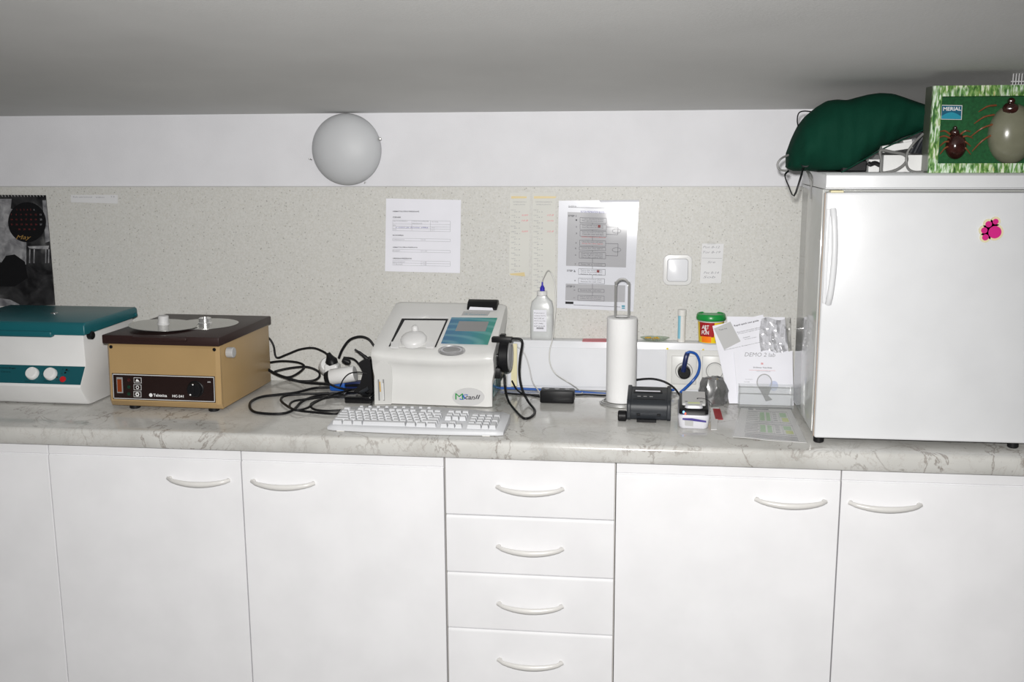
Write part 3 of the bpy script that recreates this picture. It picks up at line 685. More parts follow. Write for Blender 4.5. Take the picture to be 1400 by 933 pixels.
# ------------------------------------------------------------------ cables helper
def path(pts, z=.9035):
    out = []
    for p in pts: out.append(Z(p[0], p[1], z) if len(p) == 2 else (Z(p[0], p[1], TOP + p[2]) if p[2] > 0 else Y(p[0], p[1], p[2])))
    return out
def cable(name, pts, r, m_, label, z=None, closed=False):
    o = MB().tube(path(pts, z or TOP + r + .0005), r, 8, 6, closed).build(name, m_, None, smooth=1.2)
    return tag(o, label, 'cable')
cable('data_cable', [(640, 530, -.075), (675, 531, -.075), (695, 531, -.075), (730, 532.5, -.075), (760, 534, -.076), (790, 536, -.078), (830, 539, -.085), (860, 539, -.09), (905, 535, -.095), (922, 533, -.10)], .0042, 'blue_cable', 'blue cable along the foot of the trunking behind the roll')
cable('power_cable', [(690, 538), (720, 540), (760, 541), (800, 540), (830, 541), (850, 538, -.12), (868, 524, -.13), (868, 520, -.12), (890, 518, -.11), (908, 522, -.11), (922, 531, -.12), (932, 545, -.14)], .0032, 'black', 'black cable rising behind the dark printer')
cable('thin_white_cable', [(703, 471, -.08), (716, 482, -.085), (723, 500, -.09), (728, 522, -.11), (737, 536, -.15), (739, 543, -.19)], .0022, 'light_grey', 'thin white cable running down to the black box')
# blue plug in the socket
t = thing('blue_plug_cord', (q1.x, -.068, q1.z), 'black plug with a looping bright blue cord in the trunking socket', 'plug')
MB().cyl((q1.x, -.1, q1.z), .0205, .034, 1, 28, .003).build('plug_body', 'black', t)
MB().tube([Y(934, 508, -.10), Y(936, 498, -.106), Y(938, 488, -.106), Y(940, 483, -.10)], .0078, 10, 4).build('strain_relief', 'navy', t)
MB().tube([Y(938, 484, -.104), Y(943, 481.5, -.104), Y(952, 485, -.10), Y(956.5, 497, -.10), Y(954, 511, -.10), Y(947, 521, -.10), Y(939, 529, -.11), Y(930, 537, -.12)], .0044, 10, 6).build('cord', 'blue_cable', t)

def loft(k, rings, closed_ring=True, caps=True):
    R_ = [[k._v(p) for p in r] for r in rings]; n = len(R_[0]); fs = []
    for A, B in zip(R_, R_[1:]):
        for i in range(n if closed_ring else n - 1): fs.append(k.bm.faces.new([A[i], A[(i + 1) % n], B[(i + 1) % n], B[i]]))
    if caps: fs.append(k.bm.faces.new(R_[0][::-1])); fs.append(k.bm.faces.new(R_[-1]))
    bmesh.ops.recalc_face_normals(k.bm, faces=fs); return k
def plate(k, pts, n, th):
    # polygon (front to the viewer) with thickness along n
    pts = [Vector(p) for p in pts]; n = Vector(n).normalized()
    A = [k._v(p) for p in pts]; B = [k._v(p + n * th) for p in pts]; m_ = len(pts)
    fs = [k.bm.faces.new(A), k.bm.faces.new(B[::-1])] + [k.bm.faces.new([A[i], A[(i + 1) % m_], B[(i + 1) % m_], B[i]]) for i in range(m_)]
    bmesh.ops.recalc_face_normals(k.bm, faces=fs); return k

# ------------------------------------------------------------------ white centrifuge with teal lid
o = Vector((-1.742, -.432, TOP)); M = frame(o, -1.0)
t = thing('centrifuge', o + Vector((-.21, .16, 0)), 'white centrifuge with teal lid and teal control strip at the left edge', 'centrifuge', 'centrifuges at the left')
W = .45
prof = [(.004, .006), (-.004, .012), (-.036, .062), (-.040, .070), (-.036, .077), (.000, .130), (.002, .140), (.001, .232), (.008, .236), (.315, .236), (.318, .22), (.318, .010), (.31, .004), (.02, .004)]
MB(M).prism(prof, -W, 0, 0, bev=.004, seg=2).build('body', 'plastic_white', t, smooth=.7)
lp = [(-.012, .232), (-.012, .262), (-.006, .270), (.0, .272), (.318, .272), (.326, .268), (.328, .262), (.328, .240), (.318, .236)]
MB(M).prism(lp, -W - .006, .014, 0, bev=.005, seg=3).build('lid', 'teal', t, smooth=.8)
MB(M).box((-.33, -.020, .224), (-.095, .002, .244), .006, 3).build('latch_flap', 'teal', t)
MB(M).cyl((-.190, .158, .2722), .012, .0012, 2, 24).build('badge', 'silver', t)
MB(M).cyl((.001, .028, .226), .0135, .018, 0, 24, .003).build('hinge_knob', 'black', t, 'black knob')
MB(M).cyl((.004, .314, .246), .006, .014, 0, 16, .001).build('hinge_pin', 'teal', t)
pa, pb = Vector((0, -.036, .077)), Vector((0, .0, .130)); sd = (pb - pa).normalized(); pn = Vector((0, -sd.z, sd.y))
def pp(x, s, off=0): return Vector((x, 0, 0)) + pa + sd * s + pn * off
L_ = (pb - pa).length
MB(M).sheet(pp(-W, L_ - .001), pp(-.001, L_ - .001), pp(-.001, .001), pp(-W, .001), pn, .0008).build('control_strip', 'teal_panel', t)
for x in (-.170, -.108):
    k = MB(M @ Matrix.Translation(pp(x, L_ * .52, .001)) @ Matrix.Rotation(math.atan2(pn.z, -pn.y), 4, 'X').inverted())
    k.lathe([(.0205, 0), (.0205, -.004), (.0185, -.014), (.017, -.0155), (.0005, -.0158)], (0, 0, 0), 1, 36)
    k.box((-.0012, -.0165, .010), (.0012, -.0155, .0165)); kb_ = k.build('dial', 'plastic_white', t)
k = MB(M @ Matrix.Translation(pp(-.064, L_ * .28, .001)) @ Matrix.Rotation(math.atan2(pn.z, -pn.y), 4, 'X').inverted())
k.lathe([(.010, 0), (.010, -.002), (.0085, -.0045), (.0005, -.005)], (0, 0, 0), 1, 24).build('start_button', 'red_button', t, 'red push button')
k = MB(M); k.text('Centrifuge', pp(-.290, .048, .0012), XD, sd, w=.055, h=.006, bold=True); k.text('Centric', pp(-.282, .036, .0012), XD, sd, w=.034, h=.005)
k.text('SPEED min', pp(-.192, .006, .0012), XD, sd, w=.036, h=.004); k.text('TIME min', pp(-.128, .008, .0012), XD, sd, w=.025, h=.004)
for i, (x, s_) in enumerate(((-.138, .050), (-.140, .038), (-.142, .026), (-.076, .050), (-.076, .036))): k.text(str(i * 10 + 5), pp(x, s_, .0012), XD, sd, h=.004)
k.text('START', pp(-.064, .045, .0012), XD, sd, w=.016, h=.004); k.text('STOP', pp(-.088, .012, .0012), XD, sd, w=.014, h=.004)
k.build('lettering', 'black', t, smooth=0)
k = MB(M)
for x, s_ in ((-.060, .050), (-.062, .040), (-.086, .024)): MB(M).sheet(pp(x - .003, s_ + .003, .001), pp(x + .003, s_ + .003, .001), pp(x + .003, s_ - .002, .001), pp(x - .003, s_ - .002, .001), pn, .0008).build('indicator_light', 'black_gloss', t)

# ------------------------------------------------------------------ tan centrifuge with brown lid
o = Vector((-1.276, -.474, TOP)); M = frame(o, -2.0)
t = thing('centrifuge', o + Vector((-.18, .2, 0)), 'tan centrifuge with dark brown lid and two metal discs lying on it', 'centrifuge', 'centrifuges at the left')
W = .372; D = .395
k = MB(M)
MB(M).box((-W + .006, .006, .013), (-.003, D, .214), .003, 2).build('body', 'beige', t)
fp = [(.004, .014), (-.014, .030), (-.016, .034), (-.009, .205), (-.004, .212), (.006, .212), (.006, .014)]
kk = MB(M)
def ring(x, ins): return [(x, y + (.010 if (y < 0 and ins) else 0), z) for y, z in fp]
loft(kk, [ring(-W, 1), ring(-W + .010, 0), ring(-.012, 0), ring(-.001, 1)]); kk.build('front_panel', 'beige', t, smooth=.5)
MB(M).box((-W - .006, -.018, .214), (.006, D + .004, .242), .0035, 2).build('lid', 'brown', t)
MB(M).box((-.275, -.026, .228), (-.095, -.015, .240), .004, 2).build('lid_lip', 'brown', t)
for x, y in ((-.045, .03), (-.31, .03), (-.045, .35), (-.31, .35)):
    MB(M).cyl((x, y, 0), .017, .013, 2, 20, .002).build('foot', 'rubber', t)
for x in (-W + .018, -.014):
    q = MB(M).lathe([(.0055, 0), (.0055, -.002), (.004, -.0035), (.0005, -.0025)], (x, -.009, .203), 1, 16).build('screw', 'black_gloss', t)
pa, pb = Vector((0, -.0160, .038)), Vector((0, -.0115, .120)); sd = (pb - pa).normalized(); pn = Vector((0, -sd.z, sd.y)); L_ = (pb - pa).length
xa, xb = -W + .016, -.016
MB(M).sheet(pp(xa, L_, .0005), pp(xb, L_, .0005), pp(xb, 0, .0005), pp(xa, 0, .0005), pn, .0012).build('control_panel', 'panel_brown', t)
k = MB(M); u = .0018
for (x0, s0, x1, s1) in ((xa + .002, L_ - .0045, xb - .002, L_ - .002), (xa + .002, .002, xb - .002, .0042), (xa + .002, .002, xa + .004, L_ - .002), (xb - .004, .002, xb - .002, L_ - .002)):
    k.sheet(pp(x0, s1, u), pp(x1, s1, u), pp(x1, s0, u), pp(x0, s0, u), pn, .0003)
k.build('panel_outline', 'light_grey', t)
def psheet(name, m_, x0, s0, x1, s1, th=.0008, off=.0018, lab=None, par=None): return MB(M).sheet(pp(x0, s1, off), pp(x1, s1, off), pp(x1, s0, off), pp(x0, s0, off), pn, th).build(name, m_, par or t, lab)
X = lambda f: xa + (xb - xa) * f
disp = psheet('display', 'grey', X(.045), .020, X(.105), .070); psheet('display_glass', 'orange_led', X(.052), .024, X(.094), .064, .0004, .0028, par=disp)
for i in range(3):
    s_ = .062 - i * .022
    MB(M).lathe([(.0058, 0), (.005, -.0015), (.0005, -.002)], pp(X(.165) - i * .001, s_, .0018), 1, 16).build('indicator_light', 'led_off' if i == 0 else 'green_led', t)
    x0, x1 = X(.215 - i * .004), X(.290 - i * .004)
    bt = psheet('membrane_button', 'light_grey', x0, s_ - .009, x1, s_ + .009, .0006)
    psheet('button_face', 'panel_brown', x0 + .0016, s_ - .0074, x1 - .0016, s_ + .0074, .0003, .0025, par=bt)
    k = MB(M); xm = (x0 + x1) / 2
    if i == 0: k.poly([pp(xm - .007, s_ - .004, .003), pp(xm + .007, s_ - .004, .003), pp(xm + .003, s_ + .001, .003), pp(xm - .001, s_ + .004, .003), pp(xm - .004, s_ + .003, .003)])
    else:
        n1_ = 20; r1, r2_ = (.0055, .0035) if i == 1 else (.0065, .003)
        for a in range(n1_):
            a0, a1 = 2 * PI * a / n1_, 2 * PI * (a + 1) / n1_
            k.poly([pp(xm + r2_ * math.cos(a0), s_ + r2_ * math.sin(a0), .003), pp(xm + r1 * math.cos(a0), s_ + r1 * math.sin(a0), .003), pp(xm + r1 * math.cos(a1), s_ + r1 * math.sin(a1), .003), pp(xm + r2_ * math.cos(a1), s_ + r2_ * math.sin(a1), .003)])
    k.build('button_symbol', 'white_print', bt, smooth=0)
k = MB(M); k.text('Tehtnica', pp(X(.40), .0125, .002), XD, sd, w=.045, h=.009, bold=True); k.text('HC-241', pp(X(.585), .0125, .002), XD, sd, w=.037, h=.008, bold=True)
k.text('50', pp(X(.93), .062, .002), XD, sd, w=.010, h=.004)
n1_ = 18
k.poly([pp(X(.375) + .0058 * math.cos(-a * 2 * PI / n1_), .0168 + .0058 * math.sin(-a * 2 * PI / n1_), .002) for a in range(n1_)][::-1])
k.build('lettering', 'white_print', t, smooth=0)
k = MB(M); kc = pp(X(.815), L_ * .5, .0018)
k.lathe([(.026, 0), (.026, -.003), (.024, -.004), (.021, -.018), (.0195, -.020), (.0005, -.020)], kc, 1, 40)
k.box((kc.x - .004, kc.y - .024, kc.z - .018), (kc.x + .004, kc.y - .018, kc.z + .020), .001, 1); kn = k.build('dial', 'black', t)
MB(M).cyl((kc.x - .009, kc.y - .0212, kc.z - .014), .0026, .0012, 1, 12).build('dial_mark', 'white_print', kn); MB(M).cyl((kc.x + .003, kc.y - .0250, kc.z + .019), .0022, .0012, 1, 12).build('dial_mark', 'white_print', kn)
k = MB(M); k.lathe([(.016, 0), (.0165, .002), (.0165, .020), (.015, .022), (.0005, .022)], (.0, .052, .183), 0, 14); k.build('side_knob', 'mid_grey', t, 'grey side knob', smooth=.3)
# the discs
def disc(c, tilt, r, lab, kname, matk, hk, rk, hollow):
    t = thing('metal_disc', c, lab, 'disc', 'metal discs on the brown lid')
    Rm = Matrix.Rotation(math.radians(tilt), 4, 'Y')
    MB().lathe([(r, 0), (r, .0015), (r - .002, .0022), (.03, .0035), (.0005, .0035)], c, 2, 72, rot=Rm).build('plate', 'disc_metal', t, smooth=.3)
    pr_ = [(rk * 1.15, .003), (rk * 1.15, .006), (rk, .008), (rk, hk), (rk * .9, hk + .0015)] + ([(rk * .6, hk + .0015), (rk * .55, hk - .004), (.0005, hk - .004)] if hollow else [(.0005, hk + .0015)])
    MB().lathe(pr_, c, 2, 32, rot=Rm).build('knob', matk, t)
zt = TOP + .2425
disc(Vector((-1.4115, -.262, zt)), 0, .106, 'metal disc with chrome hub lying flat at the back of the brown lid', 'hub', 'chrome', .020, .020, True)
disc(Vector((-1.512, -.352, zt + .010)), 3.0, .106, 'metal disc with pale plastic knob overlapping the other disc', 'knob', 'light_grey', .030, .0165, False)

# ------------------------------------------------------------------ analyser
o = Vector((-.840, -.310, TOP)); M = frame(o, -2.3); W = .381; MI = M.inverted()
t = thing('blood_analyser', o + Vector((.19, .15, 0)), 'large white tabletop blood analyser with teal display between the cables and bottle', 'analyser')
k = MB(M); rings = []; NX = 24
for i in range(NX + 1):
    u = i / NX; b_ = math.sin(PI * u) ** .7; x = u * W; ed = min(u, 1 - u) * W; rd_ = max(0, .010 - ed) * .6
    br = .055 * math.exp(-((u - .5) / .8) ** 2)
    tx = -.0 + .0 * u
    rings.append([(x, .002 + rd_, .004), (x, .000 + rd_, .03), (x, .004 + .004 * b_ + rd_, .085), (x, .006 + .006 * b_ + rd_, .115), (x, .000 + rd_, .142 - .010 * b_), (x, -.008 + rd_, .158 - .012 * b_ - rd_ * .3),
        (x, -.006 + rd_, .170 - .012 * b_ - rd_), (x, .008, .180 - .010 * b_ - rd_), (x, .035, .1915 - .003 * b_ - rd_), (x, .060, .2035 - rd_), (x, .265, .287 - rd_), (x, .280, .290 - rd_), (x, .296, .284 - rd_), (x, .302, .270), (x, .302, .240), (x, .17, .165), (x, .05, .105), (x, .022, .07), (x, .020, .004)])
# rake the sides: lower part is slightly narrower
rings = [[(x + (1 if x > W / 2 else -1) * (.006 if .10 < z < .2 else 0) * abs(2 * x / W - 1), y, z) for x, y, z in r] for r in rings]
loft(k, rings); k.build('shell', 'analyzer_white', t, smooth=.8)
MB(M).box((.012, .02, .008), (W - .012, .235, .17), .004, 2).build('base_case', 'teal_glass', t, 'dark teal lower case')
MB(M).box((.03, .19, .15), (W - .012, .29, .228), .004, 2).build('rear_case', 'teal_glass', t, 'dark teal lower case')
th = math.atan2(.287 - .2035, .265 - .060); dn = M.to_3x3() @ Vector((0, -math.sin(th), math.cos(th))); do = M @ Vector((0, .060, .2035))
def dk_(px, py, off=0.0): return PP(px, py, do + dn * off, dn)
k = MB(); plate(k, [dk_(549.5, 436), dk_(613, 436.5), dk_(596, 475), dk_(531.5, 474)][::-1], dn, .0012); k.build('slot_rim', 'black', t)
k = MB(); plate(k, [dk_(553.5, 439), dk_(609.5, 439.5), dk_(594, 475.5), dk_(533.5, 475)][::-1], dn, .0028); k.build('sample_cover', 'analyzer_white', t)
k = MB(); plate(k, [dk_(549, 433.5), dk_(575, 433.8), dk_(582, 431.5), dk_(588, 434), dk_(613, 434.5), dk_(613, 436.3), dk_(589, 436), dk_(582, 434), dk_(575, 436), dk_(549, 435.6)][::-1], dn, .0042); k.build('cover_ridge', 'plastic_white', t)
axd = dn.to_track_quat('Z', 'Y').to_matrix().to_4x4()
c = dk_(566, 467)
MB().lathe([(.042, 0), (.042, .010), (.039, .016), (.031, .021), (.018, .025), (.0005, .0265)], c, 2, 48, rot=axd).build('turning_dial', 'plastic_white', t, smooth=1)
c2 = dk_(568, 455, .010)
MB().lathe([(.010, 0), (.0105, .018), (.008, .024), (.0005, .026)], c2, 2, 24, rot=axd).build('dial_grip', 'plastic_white', t, smooth=1)
for a_ in ((535, 546), (583, 593.5)):
    k = MB(); plate(k, [dk_(a_[0], 469.5), dk_(a_[1], 470), dk_(a_[1] - .5, 477), dk_(a_[0] - .5, 476.5)][::-1], dn, .006); k.build('cover_stop', 'plastic_white', t)
k = MB(); plate(k, [dk_(617.4, 434.6), dk_(680, 435.2), dk_(667, 471.6), dk_(603, 469.8)][::-1], dn, .0015); dp = k.build('display_panel', 'display_print', t)
k = MB(); plate(k, [dk_(627.8, 439.5, .0016), dk_(668.4, 440, .0016), dk_(663.6, 453.4, .0016), dk_(622.3, 452.8, .0016)][::-1], dn, .0004); k.build('screen', 'grey', dp, 'dark grey screen')
c = dk_(617.5, 480)
MB().lathe([(.044, .0), (.0435, .003), (.036, .006), (.034, .0045), (.0005, .0045)], c, 2, 40, rot=axd, sy=.62).build('oval_button', 'silver', t)
MB().lathe([(.028, .0046), (.026, .007), (.0005, .008)], c, 2, 40, rot=axd, sy=.5).build('oval_button_face', 'grey', t)
k = MB(); plate(k, [dk_(634, 426), dk_(670.5, 426.5), dk_(666.5, 432.3), dk_(630.8, 431.8)][::-1], dn, .0008); k.build('printer_sticker', 'mid_grey', t)
k = MB(); k.text('CE  thermal printer', dk_(634.5, 430.8, .001), M.to_3x3() @ XD, dn.cross(M.to_3x3() @ XD), w=.075, h=.009); k.build('sticker_lettering', 'sign_teal', t, smooth=0)
a = MI @ dk_(638, 424); b_ = MI @ dk_(679, 424.5)
ya = a.y + .002; za = .2035 + (ya - .06) * math.tan(th)
pf = [(ya, za - .02), (ya - .001, za + .006), (ya + .012, za + .024), (ya + .030, za + .031), (ya + .045, za + .028), (ya + .055, za + .010), (ya + .05, za - .02)]
MB(M).prism(pf, a.x, b_.x, 0, bev=.003, seg=2).build('printer_hood', 'black', t, smooth=.6)
MB(M).sheet((a.x + .012, ya - .002, za + .010), (b_.x - .014, ya - .002, za + .008), (b_.x - .010, ya - .006, za + .0), (a.x + .008, ya - .006, za + .0), (0, -1, .3), .001).build('paper_slip', 'paper', t)
# front: arch with two slots
fy = -.0005
def fr(px, py, off=0): return PP(px, py, M @ Vector((0, fy - off, 0)), M.to_3x3() @ Vector((0, -1, 0)))
fnn = M.to_3x3() @ Vector((0, -1, 0))
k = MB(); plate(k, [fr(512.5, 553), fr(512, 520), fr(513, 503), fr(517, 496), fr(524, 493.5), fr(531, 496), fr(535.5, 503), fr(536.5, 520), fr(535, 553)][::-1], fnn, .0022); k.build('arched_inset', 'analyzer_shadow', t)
for x in (517.5, 524.2):
    k = MB(); plate(k, [fr(x - 1, 519, .003), fr(x + .9, 519, .003), fr(x + 2, 548, .003), fr(x + .1, 548, .003)][::-1], fnn, .0005); k.build('slot', 'grey', t)
k = MB(); plate(k, [fr(518.6, 522, .0036), fr(519.8, 522, .0036), fr(520.8, 536, .0036), fr(519.4, 536, .0036)][::-1], fnn, .0005); k.build('pipette', 'amber', t)
k = MB(); plate(k, [fr(522.2, 524, .0036), fr(524.2, 524, .0036), fr(525.4, 547, .0036), fr(523.6, 547, .0036)][::-1], fnn, .0005); k.build('pipette', 'plastic_white', t)
k = MB(); plate(k, [fr(640.5 + 22 * math.cos(a * PI / 24), 543 + 12.3 * math.sin(a * PI / 24)) for a in range(48)], fnn, .0022); k.build('oval_badge', 'light_grey', t)
xd = M.to_3x3() @ XD; k = MB(); k.text('can', fr(636, 546.5, .003), xd, ZD, w=.031, h=.011, bold=True, shear=.25); k.text('II', fr(649.5, 546, .003), xd, ZD, w=.017, h=.014, bold=True, shear=.3); k.build('badge_lettering', 'ink', t, 'black italic lettering', smooth=0)
k = MB(); k.text('M', fr(622.5, 546.5, .0034), xd, ZD, w=.025, h=.020, shear=.0); k.build('badge_letter_green', 'green_lid', t, 'green letter', smooth=0)
k = MB(); k.text('S', fr(628, 546.8, .0038), xd, ZD, w=.028, h=.018, shear=.45); k.build('badge_letter_blue', 'blue_cable', t, 'blue letter', smooth=0)
# right side fittings
MB(M).box((W - .02, .035, .088), (W + .022, .10, .122), .003, 2).build('side_bracket', 'black', t)
MB(M).box((W - .02, .060, .125), (W + .030, .13, .160), .003, 2).build('side_bracket', 'black_gloss', t)
MB(M).cyl((W + .012, .10, .150), .053, .030, 0, 40, .003).build('paper_reel', 'rubber', t, 'black side reel')
MB(M).lathe([(.048, 0), (.048, .004), (.038, .005), (.036, .001)], (W + .042, .10, .150), 0, 40).build('reel_rim', 'grey', t)
MB(M).box((W - .005, .03, .205), (W + .06, .055, .222), .003, 2).build('side_connector', 'black', t)
MB(M).box((W + .018, .045, .215), (W + .036, .07, .228), .002, 1).build('side_connector', 'black', t)
# cord from the connector
k = MB(); k.tube([Y(700, 463, -.27), Y(711, 464, -.27), Y(714, 470, -.27), Y(711, 490, -.27), Y(710, 512, -.27), Y(714, 533, -.27), Y(722, 549, -.27), Z(731, 561, .906), Z(728, 569, .9045), Z(717, 572.5, .9045), Z(706, 563, .9045), Z(695, 548, .905), Y(690.5, 530, -.262), Y(689.5, 512, -.25)], .0040, 8, 6)
tag(k.build('looped_cord', 'black', None, smooth=1.2), 'black cord looping from the right side of the analyser onto the worktop', 'cable')
k = MB(); k.tube([Y(700, 521, -.22), Y(706, 532, -.2), Z(714, 538, .9045), Z(728, 541, .904), Z(738, 543, .904)], .0028, 8, 5)
tag(k.build('short_cord', 'black', None, smooth=1.2), 'short thin black cord running from the analyser reel to the small black box', 'cable')
# stacked leaflets behind the reel
k = MB(); k.sheet(Y(699, 470, -.13), Y(707, 470, -.13), Y(707, 528, -.13), Y(699, 528, -.13), WN, .004); tag(k.build('brown_folder', 'cream', None), 'edge of a cream folder standing behind the analyser reel', 'folder')
q = Y(703, 528, -.13)

# ------------------------------------------------------------------ keyboard
o = Vector((-.898, -.640, TOP)); RZ = -.8; M = frame(o, RZ); W = .517
t = thing('keyboard', o + Vector((.26, .09, 0)), 'white full-size computer keyboard lying in front of the analyser', 'keyboard')
k = MB(M); rings = []; N = 28
def kb_f(u): return -.012 * math.sin(PI * u) + .004
def kb_b(u): return .160 + .036 * math.sin(PI * min(1, u * 1.15)) ** .8 if u < .87 else .160 + .036 * math.sin(PI * min(1, .87 * 1.15)) ** .8 * (1 - (u - .87) / .13) 
for i in range(N + 1):
    u = i / N; f_ = kb_f(u); b_ = kb_b(u); e_ = min(u, 1 - u) * W; c_ = max(0, .008 - e_) * .8
    sk = (1 - 2 * u) * .004
    rings.append([(u * W, f_ + c_, .003), (u * W, f_ + c_, .012 - c_ * .5), (u * W, f_ + .006 + c_, .019 - c_), (u * W, .10, .026 - c_), (u * W, b_ - .008 - c_, .034 - c_), (u * W, b_ - c_, .030 - c_), (u * W, b_ - c_, .006), (u * W, .10, .003)])
loft(k, rings); k.build('case', 'keyboard_white', t, smooth=.8)
for x in (.03, W - .06): MB(M).box((x, .004, 0), (x + .022, .02, .005)).build('rubber_foot', 'plastic_offwhite', t)
U = .0213; SL = math.atan2(.034 - .019, .165); KEYS = {}
def key(x, y, wu=1.0, hu=1.0, name='key'):
    kk = (round(wu, 2), round(hu, 2), name)
    zz_ = .0205 + (y - .006) * math.tan(SL)
    loc = M @ Vector((x, y, zz_))
    if kk not in KEYS:
        sx, sy_ = wu * U * .5 - .0009, hu * .0205 * .5 - .0009
        b = MB(); b.box((-sx, -sy_, -.002), (sx, sy_, .0095 if name == 'key' else .003), taper=(.0022, .0026) if name == 'key' else (.001, .001))
        ob = b.build(name, 'key_white', None, smooth=0); KEYS[kk] = ob; ob.parent = t
    else:
        ob = KEYS[kk].copy(); COL.objects.link(ob)
    ob.location = loc - wloc(t); ob.rotation_euler = (SL, 0, math.radians(RZ)); return ob
rows = [(.018, [1.4, 1.4, 1.4, 6.0, 1.4, 1.4, 1.4], 0), (.039, [2.1] + [1] * 10 + [2.3], 0), (.060, [1.75] + [1] * 11 + [1.65], 0), (.081, [1.4] + [1] * 12 + [1.0], 0), (.102, [1] * 13 + [1.4], 0)]
x0 = .016
for y, ws, _ in rows:
    x = x0
    for w_ in ws: key(x + w_ * U / 2, y, w_); x += w_ * U
y = .127
for x_, n_ in ((0, 1), (2, 4), (6.5, 4), (11, 3.0)):
    for j in range(int(n_)): key(x0 + (x_ + j + .5) * U, y, 1, .8)
nx = x0 + 14.95 * U
for j in range(3): key(nx + (j + .5) * U, y, 1, .8)
for yy in (.102, .081):
    for j in range(3): key(nx + (j + .5) * U, yy)
for j in range(3): key(nx + (j + .5) * U, .018)
key(nx + 1.5 * U, .039)
px_ = nx + 3.6 * U
for yy, n_ in ((.102, 4), (.081, 3), (.060, 3), (.039, 3)):
    for j in range(n_): key(px_ + (j + .5) * U, yy)
key(px_ + U, .018, 2); key(px_ + 2.5 * U, .018); key(px_ + 3.5 * U, .0705, 1, 2); key(px_ + 3.5 * U, .0285, 1, 2)
for i in range(9):
    q = key(.060 + i * .026, .158 + .012 * math.sin((.13 + i * .05) * PI), .55, .45, 'media_button')
k = MB(M); k.text('keyboard', (px_ + .018, .148, .0345), (1, 0, 0), (0, 1, .09), w=.045, h=.004); k.build('lettering', 'ink_grey', t, smooth=0)

# ------------------------------------------------------------------ tangle of leads and adapters between the tan centrifuge and the analyser
cable('centrifuge_lead', [(361, 462, -.05), (368, 463, -.05), (374, 473, -.05), (378, 489, -.05), (392, 485, -.05), (410, 478, -.05), (428, 476, -.06), (442, 481, -.07), (450, 487, -.08)], .0038, 'black', 'black lead rising from behind the tan centrifuge to the upper white plug')
cable('coiled_lead', [(362, 497, -.06), (385, 494, -.07), (408, 496, -.08), (416, 502, -.10), (405, 512, -.10), (392, 516, -.10), (376, 510, -.10), (380, 507, -.09), (400, 503, -.08), (420, 502, -.08), (435, 508, -.08), (436, 516, -.09), (425, 521, -.11), (400, 520, -.12), (375, 510, -.10), (362, 502, -.08)], .0038, 'black', 'black lead in two loops leaving the tan centrifuge at mid height')
cable('lower_lead', [(362, 503, -.09), (378, 512, -.11), (395, 518, -.13), (415, 523, -.13), (440, 525, -.14), (470, 527, -.15), (500, 527, -.16)], .0052, 'black', 'thick black lead running straight right towards the blue plug')
cable('lying_loop_lead', [(455, 530), (430, 531), (405, 537), (380, 540), (357, 543), (343, 550), (343, 560), (355, 565), (385, 566), (402, 560), (415, 548), (440, 540), (470, 538)], .0044, 'black', 'black lead in the long loop lying nearest the tan centrifuge')
cable('lying_lead', [(450, 538), (420, 539), (392, 541), (384, 547), (392, 555), (405, 561), (430, 564), (458, 566), (470, 562)], .0040, 'black', 'black lead curving in front of the long loop up to the keyboard corner', z=TOP + .009)
cable('crossing_lead', [(500, 540), (470, 543), (445, 543), (420, 546), (401, 549), (396, 556), (405, 561), (420, 558), (432, 550), (455, 540), (480, 533)], .0036, 'black', 'black lead crossing over the other leads left of the keyboard', z=TOP + .016)
cable('small_loop_lead', [(505, 540), (470, 541), (440, 546), (425, 553), (430, 560), (450, 562), (480, 560), (505, 556), (510, 548)], .0036, 'black', 'thin black lead in a small loop just behind the keyboard corner', z=TOP + .012)
cable('arched_lead', [(463, 490, -.09), (468, 478, -.09), (478, 465, -.09), (492, 460.5, -.09), (504, 464, -.09), (512, 474, -.09)], .0042, 'black', 'black lead arching high against the splashback beside the analyser')
cable('side_lead', [(470, 489, -.13), (483, 491, -.14), (492, 500, -.15), (500, 515, -.15), (498, 528, -.16), (480, 533, -.18), (462, 530, -.2), (450, 525, -.2)], .0034, 'black', 'thin black lead wrapping round the black bracket and under the white adapter')
cable('front_lead', [(465, 528, -.21), (470, 518, -.215), (478, 511, -.215), (490, 509, -.21), (502, 511, -.205)], .0020, 'black', 'very thin black lead crossing the white cylinder adapter')
# white plugs and adapter
t = thing('plug_adapter', Y(452, 500, -.07), 'round white mains adapter with a black plug pushed in from above', 'adapter', 'white mains adapters in the lead tangle')
q = Y(449, 500, -.09); k = MB(); k.lathe([(.012, -.012), (.026, -.010), (.030, 0), (.030, .028), (.024, .034), (.0005, .034)], q, 1, 32, rot=Matrix.Rotation(.5, 4, 'Z') @ Matrix.Rotation(-.5, 4, 'X')); k.build('housing', 'plastic_white', t, smooth=1)
q = Y(453, 494, -.10)
k = MB(); k.lathe([(.020, -.012), (.021, .004), (.018, .007), (.011, .018), (.007, .030), (.0005, .031)], q, 2, 24, rot=Matrix.Rotation(-.35, 4, 'Y')); k.build('black_plug', 'black', t, 'black plug', smooth=1)
k = MB(); k.box((q.x - .022, -.12, q.z - .045), (q.x + .026, -.075, q.z - .008), .008, 3); k.build('body', 'plastic_white', t)
t = thing('plug_adapter', Y(474, 512, -.15), 'white cylinder adapter lying on its side in front of the black bracket', 'adapter', 'white mains adapters in the lead tangle')
rt = Matrix.Rotation(math.radians(-10), 4, 'Y')
q = Y(452, 516, -.17)
k = MB(); k.lathe([(.0245, 0), (.0265, .003), (.0265, .082), (.0245, .086)], q, 0, 36, rot=rt); k.build('housing', 'plastic_white', t, smooth=.6)
